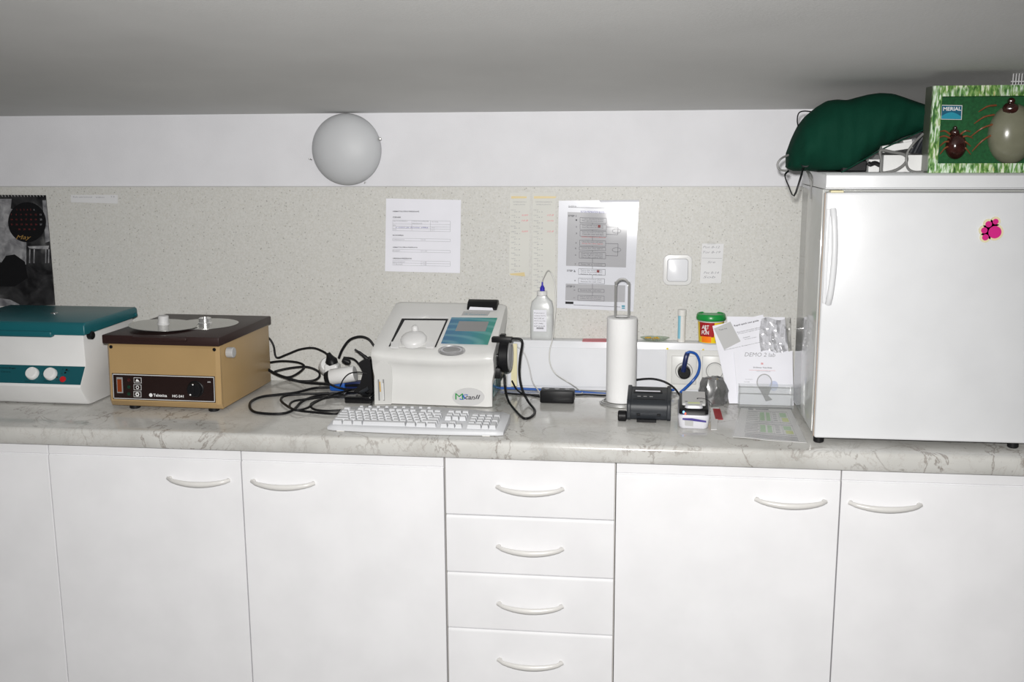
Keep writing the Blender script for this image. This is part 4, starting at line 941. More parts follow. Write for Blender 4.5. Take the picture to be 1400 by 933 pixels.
k = MB(); k.lathe([(.0005, -.020), (.018, -.018), (.023, -.006), (.0235, .004), (.0005, .004)], q, 0, 24, rot=rt); k.build('black_plug', 'black', t, 'black plug end')
k = MB(); k.lathe([(.0005, -.014), (.009, -.012), (.011, .002), (.008, .014), (.0005, .016)], Y(473, 494, -.15), 0, 16, rot=Matrix.Rotation(.4, 4, 'Y')); k.build('black_stub', 'black', t, 'small black lead end')
# blue plug
t = thing('blue_connector', Z(460, 536), 'dark blue plug half buried under the black leads', 'plug')
a = Z(444, 541); MB().box((a.x, a.y + .05, TOP + .002), (a.x + .055, a.y + .10, TOP + .045), .008, 2).build('body', 'blue_cable', t)
MB().box((a.x + .055, a.y + .055, TOP + .008), (a.x + .13, a.y + .09, TOP + .036), .006, 2).build('sleeve', 'navy', t)
# black bracket
t = thing('black_bracket', Z(500, 545) + Vector((0, .03, 0)), 'black plastic bracket with a slanting prong standing against the analyser', 'bracket')
k = MB(); k.tube([Y(485, 478, -.19), Y(494, 484, -.19), Y(503, 492, -.19)], [.0035, .005, .007], 8, 4); k.build('prong', 'rubber', t)
k = MB(); pts = [(489, 497), (500, 491), (506, 492), (508, 510), (510, 552), (470, 552), (480, 540), (492, 525), (496, 510)]
pts3 = [Y(a, b_, -.20) for a, b_ in pts]
for p_ in pts3: p_.z = max(p_.z, TOP + .001)
plate(k, pts3[::-1], (0, 1, 0), .045); k.build('body', 'rubber', t)
k = MB(); k.box(tuple(Z(471, 552) + Vector((0, 0, .001))), tuple(Z(508, 552) + Vector((0, .06, .022))), .003, 2); k.build('foot', 'black_gloss', t)
k = MB(); k.tube([Y(480, 548, -.235), Y(492, 538, -.235), Y(504, 531, -.235)], .006, 8, 3); k.build('handle_bar', 'dark_grey', t)

# ------------------------------------------------------------------ dark receipt printer
a, b_ = Z(857, 577), Z(915, 579); o = Vector((a.x - .001, a.y, TOP)); M = frame(o, -1.5); W = .130; D = .115
t = thing('receipt_printer', o + Vector((W / 2, D / 2, 0)), 'dark charcoal receipt printer right of the kitchen roll', 'printer')
sp = [(.004, .006), (-.003, .014), (-.004, .050), (.002, .062), (.012, .068), (.100, .090), (.110, .088), (.114, .080), (.114, .006)]
for x0, x1, nm in ((0, .012, 'side_cheek'), (W - .012, W, 'side_cheek')): MB(M).prism(sp, x0, x1, 0, bev=.002, seg=2).build(nm, 'dark_grey', t)
sp2 = [(.008, .008), (.003, .014), (.0005, .030), (.001, .050), (.006, .057), (.013, .064), (.100, .086), (.110, .082), (.110, .008)]
MB(M).prism(sp2, .0115, W - .0115, 0).build('body', 'dark_grey', t, smooth=.7)
MB(M).box((.030, -.006, .001), (.088, .02, .010), .001, 1).build('front_foot', 'black_gloss', t)
MB(M).box((.01, .03, .0), (W - .01, .10, .009), .001, 1).build('base', 'black', t)
sd2 = Vector((0, .087, .022)).normalized(); nn2 = Vector((0, -sd2.z, sd2.y))
def tp(x, s): return Vector((x, .013, .064)) + sd2 * s + nn2 * .0004
MB(M).sheet(tp(.020, .066), tp(.102, .066), tp(.104, .048), tp(.018, .048), nn2, .0012).build('paper_slot', 'black', t)
MB(M).sheet(tp(.023, .060), tp(.097, .060), tp(.098, .055), tp(.023, .055), nn2, .0022).build('paper_edge', 'paper', t)
MB(M).sheet(tp(.018, .010), tp(W - .018, .010), tp(W - .018, .006), tp(.018, .006), nn2, .0008).build('cover_gap', 'black', t)
k = MB(M)
for x in (.030, .090): k.box((x, -.0025, .020), (x + .010, .002, .027), .001, 1)
k.build('clip', 'black', t)
for i, x in enumerate((.030, .048, .066)): MB(M).sheet(tp(x, .026), tp(x + .010, .026), tp(x + .010, .022), tp(x, .022), nn2, .001).build('feed_button', 'grey', t)
MB(M).cyl((-.026, .008, .016), .0165, .026, 0, 20, .003).build('roller_knob', 'black', t)

# ------------------------------------------------------------------ handheld device
c = (Z(930, 587) + Z(966, 587)) / 2; o = Vector((c.x, c.y, TOP)); M = frame(o, -2); 
t = thing('card_terminal', o + Vector((0, .08, 0)), 'silver and black handheld terminal with tiny blue and red lights', 'terminal')
def rrect(w_, y0, y1, r, z, n_=5):
    out = []
    for (cx, cy_, a0) in ((w_ - r, y0 + r, -PI / 2), (w_ - r, y1 - r, 0), (-w_ + r, y1 - r, PI / 2), (-w_ + r, y0 + r, PI)):
        for i in range(n_ + 1):
            a = a0 + i / n_ * PI / 2; out.append((cx + r * math.cos(a), cy_ + r * math.sin(a), z(cy_ + r * math.sin(a)) if callable(z) else z))
    return out
k = MB(M); loft(k, [rrect(.039, .002, .165, .014, .001), rrect(.042, .0, .17, .014, .006), rrect(.046, .003, .172, .014, lambda y: .034 + y * .08), rrect(.043, .004, .170, .012, lambda y: .039 + y * .08)]); k.build('base_shell', 'pale_plastic', t, smooth=.8)
k = MB(M); loft(k, [rrect(.0425, .012, .160, .012, lambda y: .039 + y * .08), rrect(.0425, .014, .160, .012, lambda y: .050 + y * .10), rrect(.039, .018, .158, .010, lambda y: .053 + y * .10)]); k.build('upper_shell', 'black', t, smooth=.8)
k = MB(M); zf = lambda y: .0545 + y * .10
loft(k, [rrect(.034, .045, .155, .004, zf), rrect(.034, .045, .155, .004, lambda y: zf(y) + .006)]); k.build('top_plate', 'light_grey', t)
k = MB(M); loft(k, [rrect(.026, .020, .050, .009, zf), rrect(.023, .022, .050, .008, lambda y: zf(y) + .007)]); k.build('paper_window', 'pale_plastic', t)
k = MB(M); k.sheet((-.016, .042, .069), (.016, .042, .069), (.018, .034, .0685), (-.018, .034, .0685), (0, -.1, 1), .0008).build('yellow_strip', 'yellow_print', t)
for x in (-.022, .022): MB(M).box((x - .004, .060, zf(.06) + .0062), (x + .004, .064, zf(.06) + .0068)).build('screw_recess', 'black', t)
MB(M).tube([(.012, .078, .0718), (.009, .082, .072), (.013, .085, .072), (.03, .082, .072), (.045, .078, .066), (.055, .075, .055)], .0009, 6, 3).build('wire', 'black', t)
k = MB(M); k.poly([(-.032, -.0010, .027), (.036, -.0010, .021), (.036, -.0010, .0265), (-.004, -.0010, .0325), (-.032, -.0010, .032)]); k.build('purple_stripe', 'violet_print', t)
k = MB(M); k.sheet((-.026, -.0002, .026), (-.001, -.0002, .026), (-.001, -.0002, .008), (-.024, -.0002, .010), (0, -1, 0), .0008); k.build('front_flap', 'mid_grey', t)
MB(M).cyl((-.029, .008, .0475), .0028, .005, 1, 12).build('blue_light', 'blue_light', t, 'glowing blue light'); MB(M).cyl((-.024, .006, .0435), .0022, .005, 1, 12).build('red_light', 'red_light', t, 'glowing red light')

# ------------------------------------------------------------------ adapter in its smoky plastic bag
q = (Z(955, 555) + Z(993, 556)) / 2
t = thing('bagged_adapter', Vector((q.x, q.y + .03, TOP)), 'black power adapter in a clear crinkled bag beside the terminal', 'adapter')
MB().box((q.x - .028, q.y + .002, TOP + .002), (q.x + .030, q.y + .055, TOP + .052), .006, 2, taper=(.004, .004)).build('adapter_body', 'black', t)
random.seed(11)
k = MB(); n_ = 24; rings = []
for j, (sc_, z) in enumerate(((1.0, .001), (1.05, .02), (1.02, .045), (.9, .066), (.72, .084), (.5, .086))):
    rings.append([(q.x + .002 + .043 * sc_ * (1 + .12 * math.sin(5 * a + j * 1.3) + random.uniform(-.06, .06)) * math.cos(a), q.y + .03 + .037 * sc_ * (1 + random.uniform(-.1, .1)) * math.sin(a), TOP + z + random.uniform(-.003, .003) * (j > 0)) for a in [2 * PI * i / n_ for i in range(n_)]])
loft(k, rings, caps=False); k.build('plastic_bag', 'clear_smoky', t, smooth=.35)
tag(MB().box((Z(978, 574).x, Z(978, 574).y, TOP + .0005), (Z(984.5, 560).x, Z(984, 560).y, TOP + .002)).build('red_strip', 'red_label', None), 'short bright red strip lying beside the bagged adapter', 'strip')
k = MB(); k.sheet(Z(972, 558, .9005), Z(983, 558, .9005), Z(980, 588, .9005), Z(972, 588, .9005), ZD, .0012); tag(k.build('paper_slip', 'pocket_paper', None), 'narrow pale slip on the worktop right of the silver terminal', 'paper')

# ------------------------------------------------------------------ papers leaning against the trunking
LO = Vector((.38, -.185, TOP)); LD = Vector((0, .085, .25)).normalized(); LNv = Vector((0, -LD.z, LD.y))
def lp_(px, py, off=0.0):
    p = PP(px, py, LO + LNv * off, LNv)
    if p.z < TOP + .001: p = p + LD * ((TOP + .001 - p.z) / LD.z)
    return p
def flatpoly(name, m_, pts, off, par, th=.0008, lab=None):
    k = MB(); plate(k, [lp_(a, b_, off) for a, b_ in pts][::-1], LNv, th); return k.build(name, m_, par, lab)
base = lp_(1040, 555)
t = thing('back_sheet', Vector((base.x, base.y, TOP)), 'plain white sheet standing rearmost against the trunking by the fridge', 'paper')
flatpoly('sheet', 'paper', [(994, 433), (1073, 434), (1080, 500), (1084, 556), (1000, 556)], .0, t)
t = thing('folded_booklet', Vector((base.x - .05, base.y, TOP)), 'tilted white booklet with a grey square and printed heading', 'booklet')
flatpoly('cover', 'paper', [(974, 446), (1043, 430.5), (1056, 478), (1060, 552), (997, 552)], .004, t, .002)
flatpoly('grey_square', 'mid_grey', [(976, 449.5), (998.5, 440), (1012.5, 467), (990, 478.5)], .0064, t)
k = MB(); xd2 = (lp_(1040, 434, .0) - lp_(1000, 443, .0)).normalized(); yd2 = LNv.cross(xd2)
def ltext(k, s_, px, py, w_px, h_px, off, xd=xd2, yd=yd2, **kw): k.text(s_, lp_(px, py, off), xd, yd, w=w_px * .00222, h=h_px * .00235, **kw)
ltext(k, 'Rapid quick test guide', 1004, 447.5, 36, 3, .0066, bold=True)
for i, (x, y, w_, s_) in enumerate(((1008, 455.5, 37, 'Read these instructions before use'), (1009, 457.8, 36, 'and keep them together with the kit'), (1016, 463, 10, 'Contents'), (1018, 465.5, 18, 'test device, dropper'), (990, 480, 56, 'Store the kit at 2 to 30 degrees in a dry place'))): ltext(k, s_, x, y, w_, 1.7, .0066)
ltext(k, 'Test kit', 983, 452.5, 12, 2, .0075)
k.build('lettering', 'ink', t, smooth=0)
t = thing('paper_envelope', Vector((base.x + .01, base.y - .01, TOP)), 'white torn-edged envelope with handwriting, standing behind the clear tray', 'envelope')
tear = [(1003 + i * 6.7, 481 - 2.5 * math.sin(i * .55) - random.uniform(0, 1.6)) for i in range(13)]
flatpoly('envelope', 'paper', tear + [(1083.5, 500), (1085, 556), (1009, 556)], .008, t, .0035)
k = MB(); ltext(k, 'DEMO 2 lab', 1018, 487.5, 43, 5.5, .012, XD, LD, shear=.2); k.build('handwriting', 'ink_grey', t, smooth=0)
flatpoly('leaflet', 'paper', [(1012, 490), (1078, 490.5), (1079, 545), (1010, 545)], .012, t)
k = MB(); ltext(k, 'D-Dimer Test Strip', 1030, 504, 26, 2.2, .0135, XD, LD, bold=True); ltext(k, 'rapid immunoassay', 1034, 508.5, 20, 1.2, .0135, XD, LD); ltext(k, 'For professional', 1019, 519.5, 10, 1.3, .0135, XD, LD); ltext(k, 'use only', 1017, 523, 8, 1.3, .0135, XD, LD); k.build('leaflet_lettering', 'ink', t, smooth=0)
k = MB(); ltext(k, 'S', 1040, 498.5, 4, 2.2, .0135, XD, LD, bold=True); a, b_ = lp_(1024, 506, .0135), lp_(1060, 507, .0135); k.poly([a, a - LD * .0006, b_ - LD * .0006, b_]); k.build('red_print', 'ink_red', t, smooth=0)
# magnifier-like clear scoop
t = thing('clear_scoop', Vector((lp_(1052, 548, .02).x, lp_(1052, 548, .02).y, TOP + .01)), 'clear round plastic scoop with a bluish patch in front of the leaflet', 'scoop')
k = MB(); k.tube([lp_(1045 + 10 * math.cos(a * PI / 12), 523 + 11 * math.sin(a * PI / 12), .018) for a in range(24)], .0016, 8, 1, closed=True); k.build('rim', 'mid_grey', t)
k = MB(); plate(k, [lp_(1045 + 9.6 * math.cos(a * PI / 12), 523 + 10.6 * math.sin(a * PI / 12), .017) for a in range(24)], LNv, .001); k.build('lens', 'clear_sheet', t)
k = MB(); plate(k, [lp_(1037, 530, .018), lp_(1055, 530, .018), lp_(1050, 541, .018), lp_(1056, 547, .018), lp_(1047, 549, .018)][::-1], LNv, .002); k.build('handle', 'clear_tint', t)
k = MB(); plate(k, [lp_(1058 + 6 * math.cos(a * PI / 8), 528 + 7 * math.sin(a * PI / 8), .0165) for a in range(16)], LNv, .001); k.build('blue_patch', 'lens_blue', t)
# crumpled clear bag in front of the back sheet
t = thing('plastic_bag', Vector((lp_(1070, 480).x, -.12, TOP)), 'crumpled clear plastic bag tucked above the envelope next to the fridge', 'bag')
random.seed(5)
k = MB()
def bagp(u, v):
    px = 1041 + 46 * u - 3 * math.sin(v * 3); py = 436 + 45 * v - 2 * math.sin(u * 9)
    g_ = .006 * math.sin(u * 17 + v * 3) + .004 * math.sin(u * 31 - v * 6) + .004 * math.sin(v * 9 + u * 5) + .005 * math.sin(u * 6 - 1) * (1 - v)
    p_ = lp_(px, py, .018 + g_); p_.x = min(p_.x, .4740); return p_
k.grid(bagp, 22, 16); k.build('film', 'crinkle', t, smooth=.5)
# clear tray
g_ = Z(1010, 559); XA, XB = g_.x, .474; YF_, YB_ = g_.y - .0, g_.y + .042
t = thing('clear_tray', Vector(((XA + XB) / 2, g_.y + .02, TOP)), 'low clear plastic tray against the fridge side, before the envelope', 'tray')
k = MB(); th_ = .0018; h_ = .072
k.box((XA, YF_, TOP + .0005), (XB, YB_, TOP + .003)).box((XA, YF_, TOP + .003), (XB, YF_ + th_, TOP + h_)).box((XA, YB_ - th_, TOP + .003), (XB, YB_, TOP + h_)).box((XA, YF_ + th_, TOP + .003), (XA + th_, YB_ - th_, TOP + h_)).box((XB - th_, YF_ + th_, TOP + .003), (XB, YB_ - th_, TOP + h_))
k.build('tray', 'clear_hard', t)
k = MB(); zr = TOP + h_
k.tube([(XA - .003, YF_ - .002, zr), (XB, YF_ - .002, zr)], .0016, 6, 1); k.tube([(XA, YF_ - .001, TOP + .050), (XB, YF_ - .001, TOP + .050)], .001, 6, 1); k.tube([(XA, YF_ - .001, TOP + .004), (XB, YF_ - .001, TOP + .004)], .0025, 6, 1); k.build('rim', 'clear_hard', t)
# document in a clear pocket, lying on the worktop
t = thing('document_pocket', Z(1050, 585), 'printed sheet in a clear pocket lying on the worktop by the fridge', 'document')
cs = [Z(1013, 559), Z(1081, 561), Z(1103, 607), Z(1002, 600)]
wf = lambda u, v: .0015 + .003 * max(0, math.sin(u * 5 + v)) * v
MB().sheet(*cs, ZD, .0008, 12, 6, wf).build('sheet', 'pocket_paper', t)
def dq(u, v, off=.002):
    p = cs[0] * (1 - u) * (1 - v) + cs[1] * u * (1 - v) + cs[2] * u * v + cs[3] * (1 - u) * v
    return p + ZD * (wf(u, v) + off)
kg, ky, kl = MB(), MB(), MB()
def dquad(k, u0, v0, u1, v1, off=.0012): k.poly([dq(u0, v1, off), dq(u1, v1, off), dq(u1, v0, off), dq(u0, v0, off)])
for v0, v1 in ((.14, .42), (.56, .78)):
    dquad(kg, .38, v0, .46, v1); dquad(kg, .49, v0, .56, v1); dquad(kg, .74, v0, .86, (v0 + v1) / 2); dquad(ky, .76, (v0 + v1) / 2 + .02, .87, v1)
    for u in (.15, .37, .58, .72, .89): dquad(kl, u, v0 - .03, u + .003, v1 + .04)
    for i in range(5):
        v = v0 + i * (v1 - v0) / 4.5; dquad(kl, .16, v, .34 + .02 * (i % 2), v + .012); dquad(kl, .61, v, .68, v + .014)
    dquad(kl, .15, v0 - .04, .9, v0 - .03); dquad(kl, .15, v1 + .04, .9, v1 + .048)
dquad(kl, .15, .02, .25, .06); dquad(kl, .30, .02, .55, .055)
for v in (.87, .91, .95): dquad(kl, .16, v, .9, v + .012)
kg.build('green_cells', 'green_print', t, smooth=0); ky.build('yellow_cells', 'yellow_print', t, smooth=0); kl.build('printed_lines', 'ink_grey', t, smooth=0)
k = MB(); k.sheet(*[c + (c - sum(cs, Vector()) / 4) * .035 + ZD * .004 for c in cs], ZD, .0004, 12, 6, wf); k.build('pocket', 'clear_sheet', t)

# ------------------------------------------------------------------ fridge
FX, FY, FB, F0, F1 = .4768, -.629, -.2145, .9189, 1.6356; FW_ = .56
t = thing('small_fridge', (FX + FW_ / 2, (FY + FB) / 2, TOP), 'white table-height fridge standing on the worktop at the right', 'fridge')
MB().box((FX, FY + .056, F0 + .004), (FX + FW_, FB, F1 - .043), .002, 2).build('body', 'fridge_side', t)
MB().prism([(FY + .004, F1 - .040), (FY, F1 - .036), (FY, F1 - .006), (FY + .008, F1), (FB, F1), (FB, F1 - .041), (FY + .004, F1 - .041)], FX - .001, FX + FW_ + .001, 0, bev=.0015, seg=2).build('top_panel', 'fridge_white', t, smooth=.6)
MB().box((FX + .008, FY + .046, F0 + .01), (FX + FW_ - .008, FY + .057, F1 - .052)).build('gasket', 'gasket', t)
dr = MB().box((FX + .001, FY, F0 + .0), (FX + FW_ - .001, FY + .047, F1 - .049), .006, 3).build('door', 'fridge_white', t, smooth=1)
MB().box((FX - .0004, FY + .012, F0 + .002), (FX + .0012, FY + .015, F1 - .05)).build('door_edge_line', 'gasket', dr)
MB().box((FX + .012, FY - .001, F1 - .0495), (FX + .045, FY + .03, F1 - .044), .001, 1).build('hinge_cover', 'cream', t)
for x, y in ((FX + .018, FY + .030), (FX + .05, FB - .04), (FX + FW_ - .03, FY + .03), (FX + FW_ - .05, FB - .04)):
    MB().cyl((x, y, TOP), .0145, .019, 2, 20, .003).build('foot', 'rubber', t)
MB().box((FX + .06, FY + .035, F0 - .006), (FX + FW_ - .01, FB - .02, F0 + .006)).build('base_plate', 'black', t)
a, b_ = Y(1139, 286, FY - .012), Y(1133, 416, FY - .012)
k = MB(); pts = []
for i in range(15):
    u = i / 14; pts.append((a.x + (b_.x - a.x) * .0 + .001 + .006 * math.sin(PI * u), FY - .006 - .020 * math.sin(PI * u) ** .5, a.z + (b_.z - a.z) * u))
k.tube(pts, [.0085] * 15, 12, 2, flat=.85); hd = k.build('handle', 'fridge_white', dr, smooth=1)
MB().box((a.x - .014, FY - .004, b_.z), (a.x - .004, FY + .002, a.z), .002, 2).build('handle_mount', 'fridge_white', hd)
# paw magnet
t = thing('paw_magnet', Y(1354, 315, FY), 'pink and cream paw print magnet on the fridge door', 'magnet')
def paw(mb, grow, y0, th_):
    for (px, py, r) in ((1359.5, 317.5, 8), (1360.5, 303, 3.6), (1351, 306.5, 4.0), (1345, 315, 3.9), (1346.5, 324.5, 4.0)):
        q = Y(px, py, FY); mb.cyl((q.x, y0, q.z), (r + grow) * .00202, th_, 1, 28)
k = MB(); paw(k, 2.6, FY - .0035, .003); k.build('cream_backing', 'cream', t); k = MB(); paw(k, 0, FY - .0045, .0012); k.build('pink_pads', 'magenta', t)

# ------------------------------------------------------------------ on the fridge: display box with two tick models
BY = -.60; a, b_ = P(1268.5, 237.5, 1, BY), P(1268.5, 117.5, 1, BY); BX0 = a.x; BX1 = BX0 + .40; BZ0 = F1 + .0005; BZ1 = b_.z; BD = .075
t = thing('tick_display_box', ((BX0 + BX1) / 2, BY + BD / 2, F1), 'open display box with grass-print frame showing a small and a large tick', 'display box')
ix0 = P(1285, 180, 1, BY).x; iz1 = P(1330, 131.5, 1, BY).z; iz0 = P(1330, 223.5, 1, BY).z; ix1 = BX1 - .035
k = MB(); k.box((BX0, BY, BZ0), (ix0, BY + .012, BZ1)).box((ix1, BY, BZ0), (BX1, BY + .012, BZ1)).box((ix0, BY, BZ0), (ix1, BY + .012, iz0)).box((ix0, BY, iz1), (ix1, BY + .012, BZ1)); k.build('grass_frame', 'grass_print', t)
k = MB(); k.box((BX0, BY + .0125, BZ0), (BX0 + .004, BY + BD, BZ1)).box((BX1 - .004, BY + .0125, BZ0), (BX1, BY + BD, BZ1)).box((BX0 + .004, BY + .0125, BZ0), (BX1 - .004, BY + BD, BZ0 + .004)).box((BX0 + .004, BY + .0125, BZ1 - .004), (BX1 - .004, BY + BD, BZ1)).box((BX0 + .004, BY + BD - .004, BZ0 + .004), (BX1 - .004, BY + BD, BZ1 - .004)); k.build('case', 'box_side', t)
FBK = BY + .045
MB().box((BX0 + .005, FBK, BZ0 + .005), (BX1 - .005, FBK + .004, BZ1 - .005)).build('felt_backdrop', 'felt_green', t)
qs = lambda px, py, dy=0: P(px, py, 1, FBK - .001 - dy)
k = MB(); k.sheet(qs(1287, 143.5), qs(1315.5, 144), qs(1314.5, 164), qs(1286, 163.5), WN, .002); sg = k.build('sign', 'light_grey', t)
k = MB(); k.sheet(qs(1288, 144.5, .0025), qs(1314.7, 145, .0025), qs(1313.8, 163.2, .0025), qs(1287, 162.7, .0025), WN, .0004); k.build('sign_field', 'sign_blue', sg)
k = MB(); c_ = [(1287.2, 162.5)] + [(1287.2, 159)] + [(1287.2 + i * 26.5 / 10, 159 - 5.5 * math.sin(PI * i / 10)) for i in range(1, 10)] + [(1313.7, 159), (1313.7, 162.8)]; k.poly([qs(x, y, .0034) for x, y in c_][::-1]); k.build('sign_hill', 'sign_teal', sg, smooth=0)
k = MB(); q = qs(1289.5, 151.5, .0036); k.text('MERIAL', q, XD, ZD, w=.045, h=.0095, bold=True); k.build('sign_lettering', 'white_print', sg, smooth=0)
def tick(cx, cy_, rx, ry, hx, hy, hr, matb, legs, lab, depth):
    tk = MB(); q = qs(cx, cy_); s_ = .00203
    n_ = 32; rings = []
    for j in range(9):
        a = j / 8 * PI / 2; rr = math.cos(a) if j < 8 else .02
        rings.append([(q.x + rx * s_ * rr * math.cos(p), FBK - .004 - depth * math.sin(a), q.z + ry * s_ * rr * math.sin(p) * (1 - .1 * math.sin(p) * 0) + 0) for p in [2 * PI * i / n_ for i in range(n_)]])
    rings.insert(0, [(p[0], FBK - .0002, p[2]) for p in rings[0]])
    loft(tk, rings); tk = tk.build('tick_model', matb, t, lab, smooth=1.2)
    h = MB(); qh = qs(hx, hy, depth * .5); h.lathe([(.0005, -hr * s_ * .9), (hr * s_ * .7, -hr * s_ * .6), (hr * s_, 0), (hr * s_ * .8, .02), (.0005, .022)], qh, 1, 20, sy=.85)
    h.lathe([(.0005, -hr * s_ * .45), (hr * s_ * .36, -hr * s_ * .3), (hr * s_ * .42, 0), (hr * s_ * .3, .015)], qh + Vector((0, 0, hr * s_ * .95)), 1, 14)
    h.build('tick_head', 'tick_brown', tk)
    for pl_ in legs:
        l = MB(); l.tube([qs(x, y, d_) for x, y, d_ in pl_], [.0026, .0022, .0018, .0012], 8, 3); l.build('leg', 'tick_leg', tk)
lg = []
for sx in (-1, 1):
    for j, (y0, y1) in enumerate(((184, 180), (189, 189), (194, 200), (200, 211))):
        x0 = 1306 + sx * 7; x1 = 1306 + sx * (21 + (j == 1) * 3)
        lg.append([(x0, y0, .008), ((x0 + x1) / 2, (y0 + y1) / 2 - 3, .016), (x1, y1, .003)])
tick(1306.5, 200, 13, 17, 1305.5, 181, 6, 'tick_brown', lg, 'small glossy dark brown tick', .022)
lg = []
for sx in (-1, 1):
    for (xa_, ya_, xb_, yb_) in ((27, 144, 50, 153), (30, 157, 56, 169), (31, 170, 61, 187), (32, 184, 59, 207)):
        x0 = 1383 + sx * (xa_ - 6); x1 = 1383 + sx * (xb_ - 5); lg.append([(x0, ya_, .012), ((x0 + x1) / 2, (ya_ + yb_) / 2 - 3, .022), (x1, yb_, .003)])
tick(1382.5, 183.5, 29, 38.5, 1382, 148.5, 10, 'tick_grey', lg, 'large pale grey-green engorged tick', .042)
# wire basket on the box
q = P(1379, 117, 1, -.52)
t = thing('wire_rack', Vector((q.x + .06, -.50, BZ1)), 'bright metal wire rack standing on the display box in the top corner', 'rack')
k = MB()
for i in range(12): k.tube([(q.x + i * .0072, -.55, BZ1 + .002), (q.x + i * .0072, -.552, BZ1 + .056 + .008 * math.sin(i / 11 * 1.5))], .0014, 6, 1)
k.build('wires', 'bright_wire', t)
k = MB(); k.tube([(q.x - .006, -.553, BZ1 + .011), (q.x + .09, -.553, BZ1 + .011)], .0016, 6, 1); k.tube([(q.x - .001, -.554, BZ1 + .055), (q.x + .04, -.554, BZ1 + .061), (q.x + .085, -.554, BZ1 + .064)], .002, 6, 3); k.tube([(q.x - .006, -.553, BZ1 + .002), (q.x + .09, -.553, BZ1 + .002)], .0016, 6, 1); k.build('rails', 'bright_wire', t)

# ------------------------------------------------------------------ green cloth bag and what it covers
GY = -.44
t = thing('green_cloth_bag', (.55, GY, F1), 'dark green cloth bag heaped over boxes at the left end of the fridge top', 'bag')
top = [(1075, 226), (1076, 208), (1083, 191), (1092, 172), (1102, 158), (1115, 147), (1130, 138), (1144, 136), (1158, 137), (1172, 133), (1188, 129), (1204, 127), (1220, 128), (1236, 134), (1252, 140), (1272, 147)]
bot = [(1077, 231), (1084, 234), (1094, 235.5), (1104, 236), (1116, 236), (1128, 236.4), (1140, 236.4), (1153, 235), (1162, 229), (1172, 222), (1184, 215), (1198, 206), (1212, 199), (1228, 190), (1246, 184), (1272, 178)]
def lerp(l, u):
    f = u * (len(l) - 1); i = min(int(f), len(l) - 2); f -= i
    return (l[i][0] * (1 - f) + l[i + 1][0] * f, l[i][1] * (1 - f) + l[i + 1][1] * f)
rings = []; NU = 44; NV = 20
for i in range(NU + 1):
    u = i / NU; T_, B_ = lerp(top, u), lerp(bot, u); A = Y(T_[0], T_[1], GY); B = Y(B_[0], B_[1], GY)
    B.z = max(B.z, F1 + .002); c_ = (A + B) / 2; hz = (A.z - B.z) / 2; sh = (A.x - B.x) / 2
    dpt = .115 * min(1, (u * 5 + .12)) ** .5 * (.75 + .25 * math.sin(PI * u))
    ring_ = []
    for j in range(NV):
        a = 2 * PI * j / NV; fo = .006 * math.sin(a * 3 + u * 13) + .004 * math.sin(a * 7 - u * 21 + 1) + .003 * math.sin(u * 60 + a * 2)
        cz, sn = math.cos(a), math.sin(a)
        sq = math.copysign(abs(sn) ** .75, sn)
        ring_.append((c_.x + sh * cz + 0, GY - (dpt + fo) * sq, c_.z + hz * cz))
    rings.append(ring_)
k = MB(); loft(k, rings); k.build('cloth', 'bag_green', t, smooth=1.5)
q = Y(1101, 226, GY - .085)
k = MB(); k.lathe([(.012, .02), (.0125, -.002), (.011, -.0035), (.0005, -.003)], Y(1101, 223, GY - .075), 1, 24); k.build('eyelet', 'black', t)
k = MB(); pts = [Y(1150, 236, GY - .10), Y(1180, 219, GY - .11), Y(1212, 201, GY - .11), Y(1245, 186, GY - .11), Y(1262, 178, GY - .1)]; k.tube(pts, .0018, 6, 4); k.build('hem', 'bag_green', t)
k = MB(); k.tube([Y(1098, 230, GY - .10), Y(1094, 245, -.60), Y(1085.5, 268, -.60), Y(1078, 254, -.60), Y(1073, 240, -.58), Y(1078, 234, GY - .06)], .0028, 8, 3, flat=.6)
tag(k.build('black_strap', 'black', None), 'black strap hanging in a V off the fridge corner', 'strap')
k = MB(); k.tube([Y(1078, 212, GY - .03), Y(1068, 217, GY - .04), Y(1063, 225, GY - .04), Y(1066, 232, GY - .04), Y(1077, 234, GY - .04)], .0030, 8, 5); tag(k.build('grey_cord_loop', 'grey_cord', None), 'grey cord loop sticking out left of the green bag', 'cord')
k = MB(); k.tube([Y(1103, 234, GY - .10), Y(1106, 240, -.60), Y(1109, 250, -.61), Y(1108.8, 262, -.61), Y(1109, 272, -.61)], .0026, 8, 4); k.tube([Y(1105, 234, GY - .10), Y(1110, 241, -.60), Y(1110.5, 252, -.607)], .002, 8, 3); tag(k.build('grey_cord_end', 'grey_cord', None), 'grey cord end hanging down the fridge side', 'cord')
k = MB(); k.tube([Y(1092, 176, GY + .01), Y(1090, 165, GY + .01), Y(1092, 155, GY + .01), Y(1099, 152, GY + .01), Y(1111, 153, GY + .01)], .0018, 8, 5); tag(k.build('thin_black_loop', 'black', None), 'thin black loop standing up behind the green bag', 'cord')
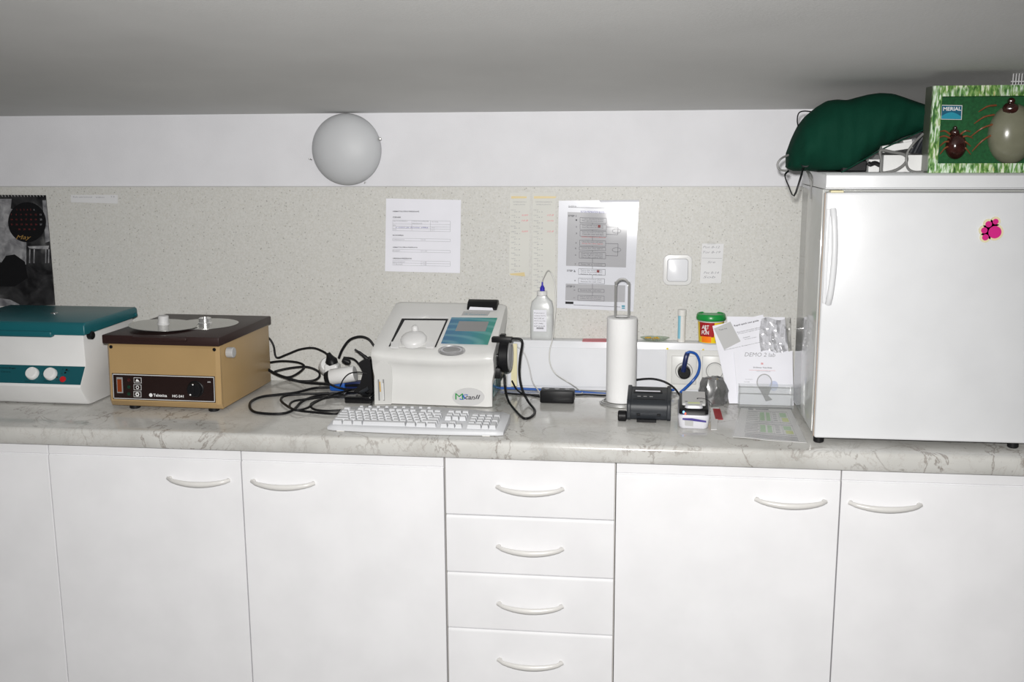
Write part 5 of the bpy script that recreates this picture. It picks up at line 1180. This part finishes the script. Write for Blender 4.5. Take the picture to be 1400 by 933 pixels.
# boxes under the cloth
def fbox(x0, y0, x1, y1, yy, dep, name, m_, lab, cat, bev=.001):
    a, b_ = P(x0, y1, 1, yy), P(x1, y0, 1, yy); z0 = max(a.z, F1 + .0008)
    return tag(MB().box((a.x, yy, z0), (b_.x, yy + dep, b_.z), bev, 1).build(name, m_, None), lab, cat)
fbox(1207, 212, 1262, 237, -.53, .12, 'white_carton', 'plastic_white', 'white carton lying under the green bag beside the display box', 'box')
q = P(1207, 209, 1, -.52); M = Matrix.Translation(q) @ Matrix.Rotation(math.radians(-9), 4, 'Y')
tag(MB(M).box((0, 0, 0), (.078, .09, .018), .001, 1).box((.055, .0, .0182), (.078, .09, .024), .001, 1).build('white_carton', 'plastic_white', None), 'tilted white carton resting on the lower white carton', 'box')
fbox(1187, 218, 1203, 237, -.52, .06, 'white_block', 'plastic_white', 'small white block between the black case and the wire loops', 'box')
k = fbox(1150, 219, 1186, 236.5, -.50, .12, 'black_case', 'black', 'dark case under the hem of the green bag', 'case', .004)
k = MB(); k.tube([P(1187, 222.5, 1, -.535), P(1190, 225, 1, -.535), P(1196, 223, 1, -.535), P(1203, 226, 1, -.535)], .006, 8, 3); tag(k.build('black_clip', 'black', None), 'small black clip in front of the white block', 'clip')
yy = -.56
k = MB(); k.tube([P(1204, 206, 1, yy), P(1220, 208, 1, yy), P(1235, 211, 1, yy), P(1240, 217, 1, yy), P(1236, 225, 1, yy), P(1226, 232, 1, yy), P(1214, 235.5, 1, yy), P(1205, 235, 1, yy), P(1205, 220, 1, yy)], .0038, 8, 5, closed=True)
tag(k.build('grey_wire_loop', 'grey_cord', None), 'thick grey D-shaped loop standing in front of the white cartons', 'cord')
k = MB(); k.tube([P(1262, 183, 1, yy + .005), P(1250, 195, 1, yy), P(1241, 208, 1, yy - .002), P(1239, 222, 1, yy - .005), P(1242, 231, 1, yy), P(1250, 235, 1, yy), P(1262, 235, 1, yy)], .0034, 8, 5); tag(k.build('grey_hose', 'grey_cord', None), 'grey hose curving down from the bag next to the display box', 'hose')
k = MB()
for i in range(4): k.tube([P(1245 + i * 5, 209, 1, -.50 + i * .008), P(1255 + i * 5, 190, 1, -.50), P(1268 + i * 4, 178, 1, -.50)], .005, 8, 3)
tag(k.build('dark_folds', 'dark_grey', None), 'bundle of dark ribbed tubing between the green bag and the display box', 'tubing')
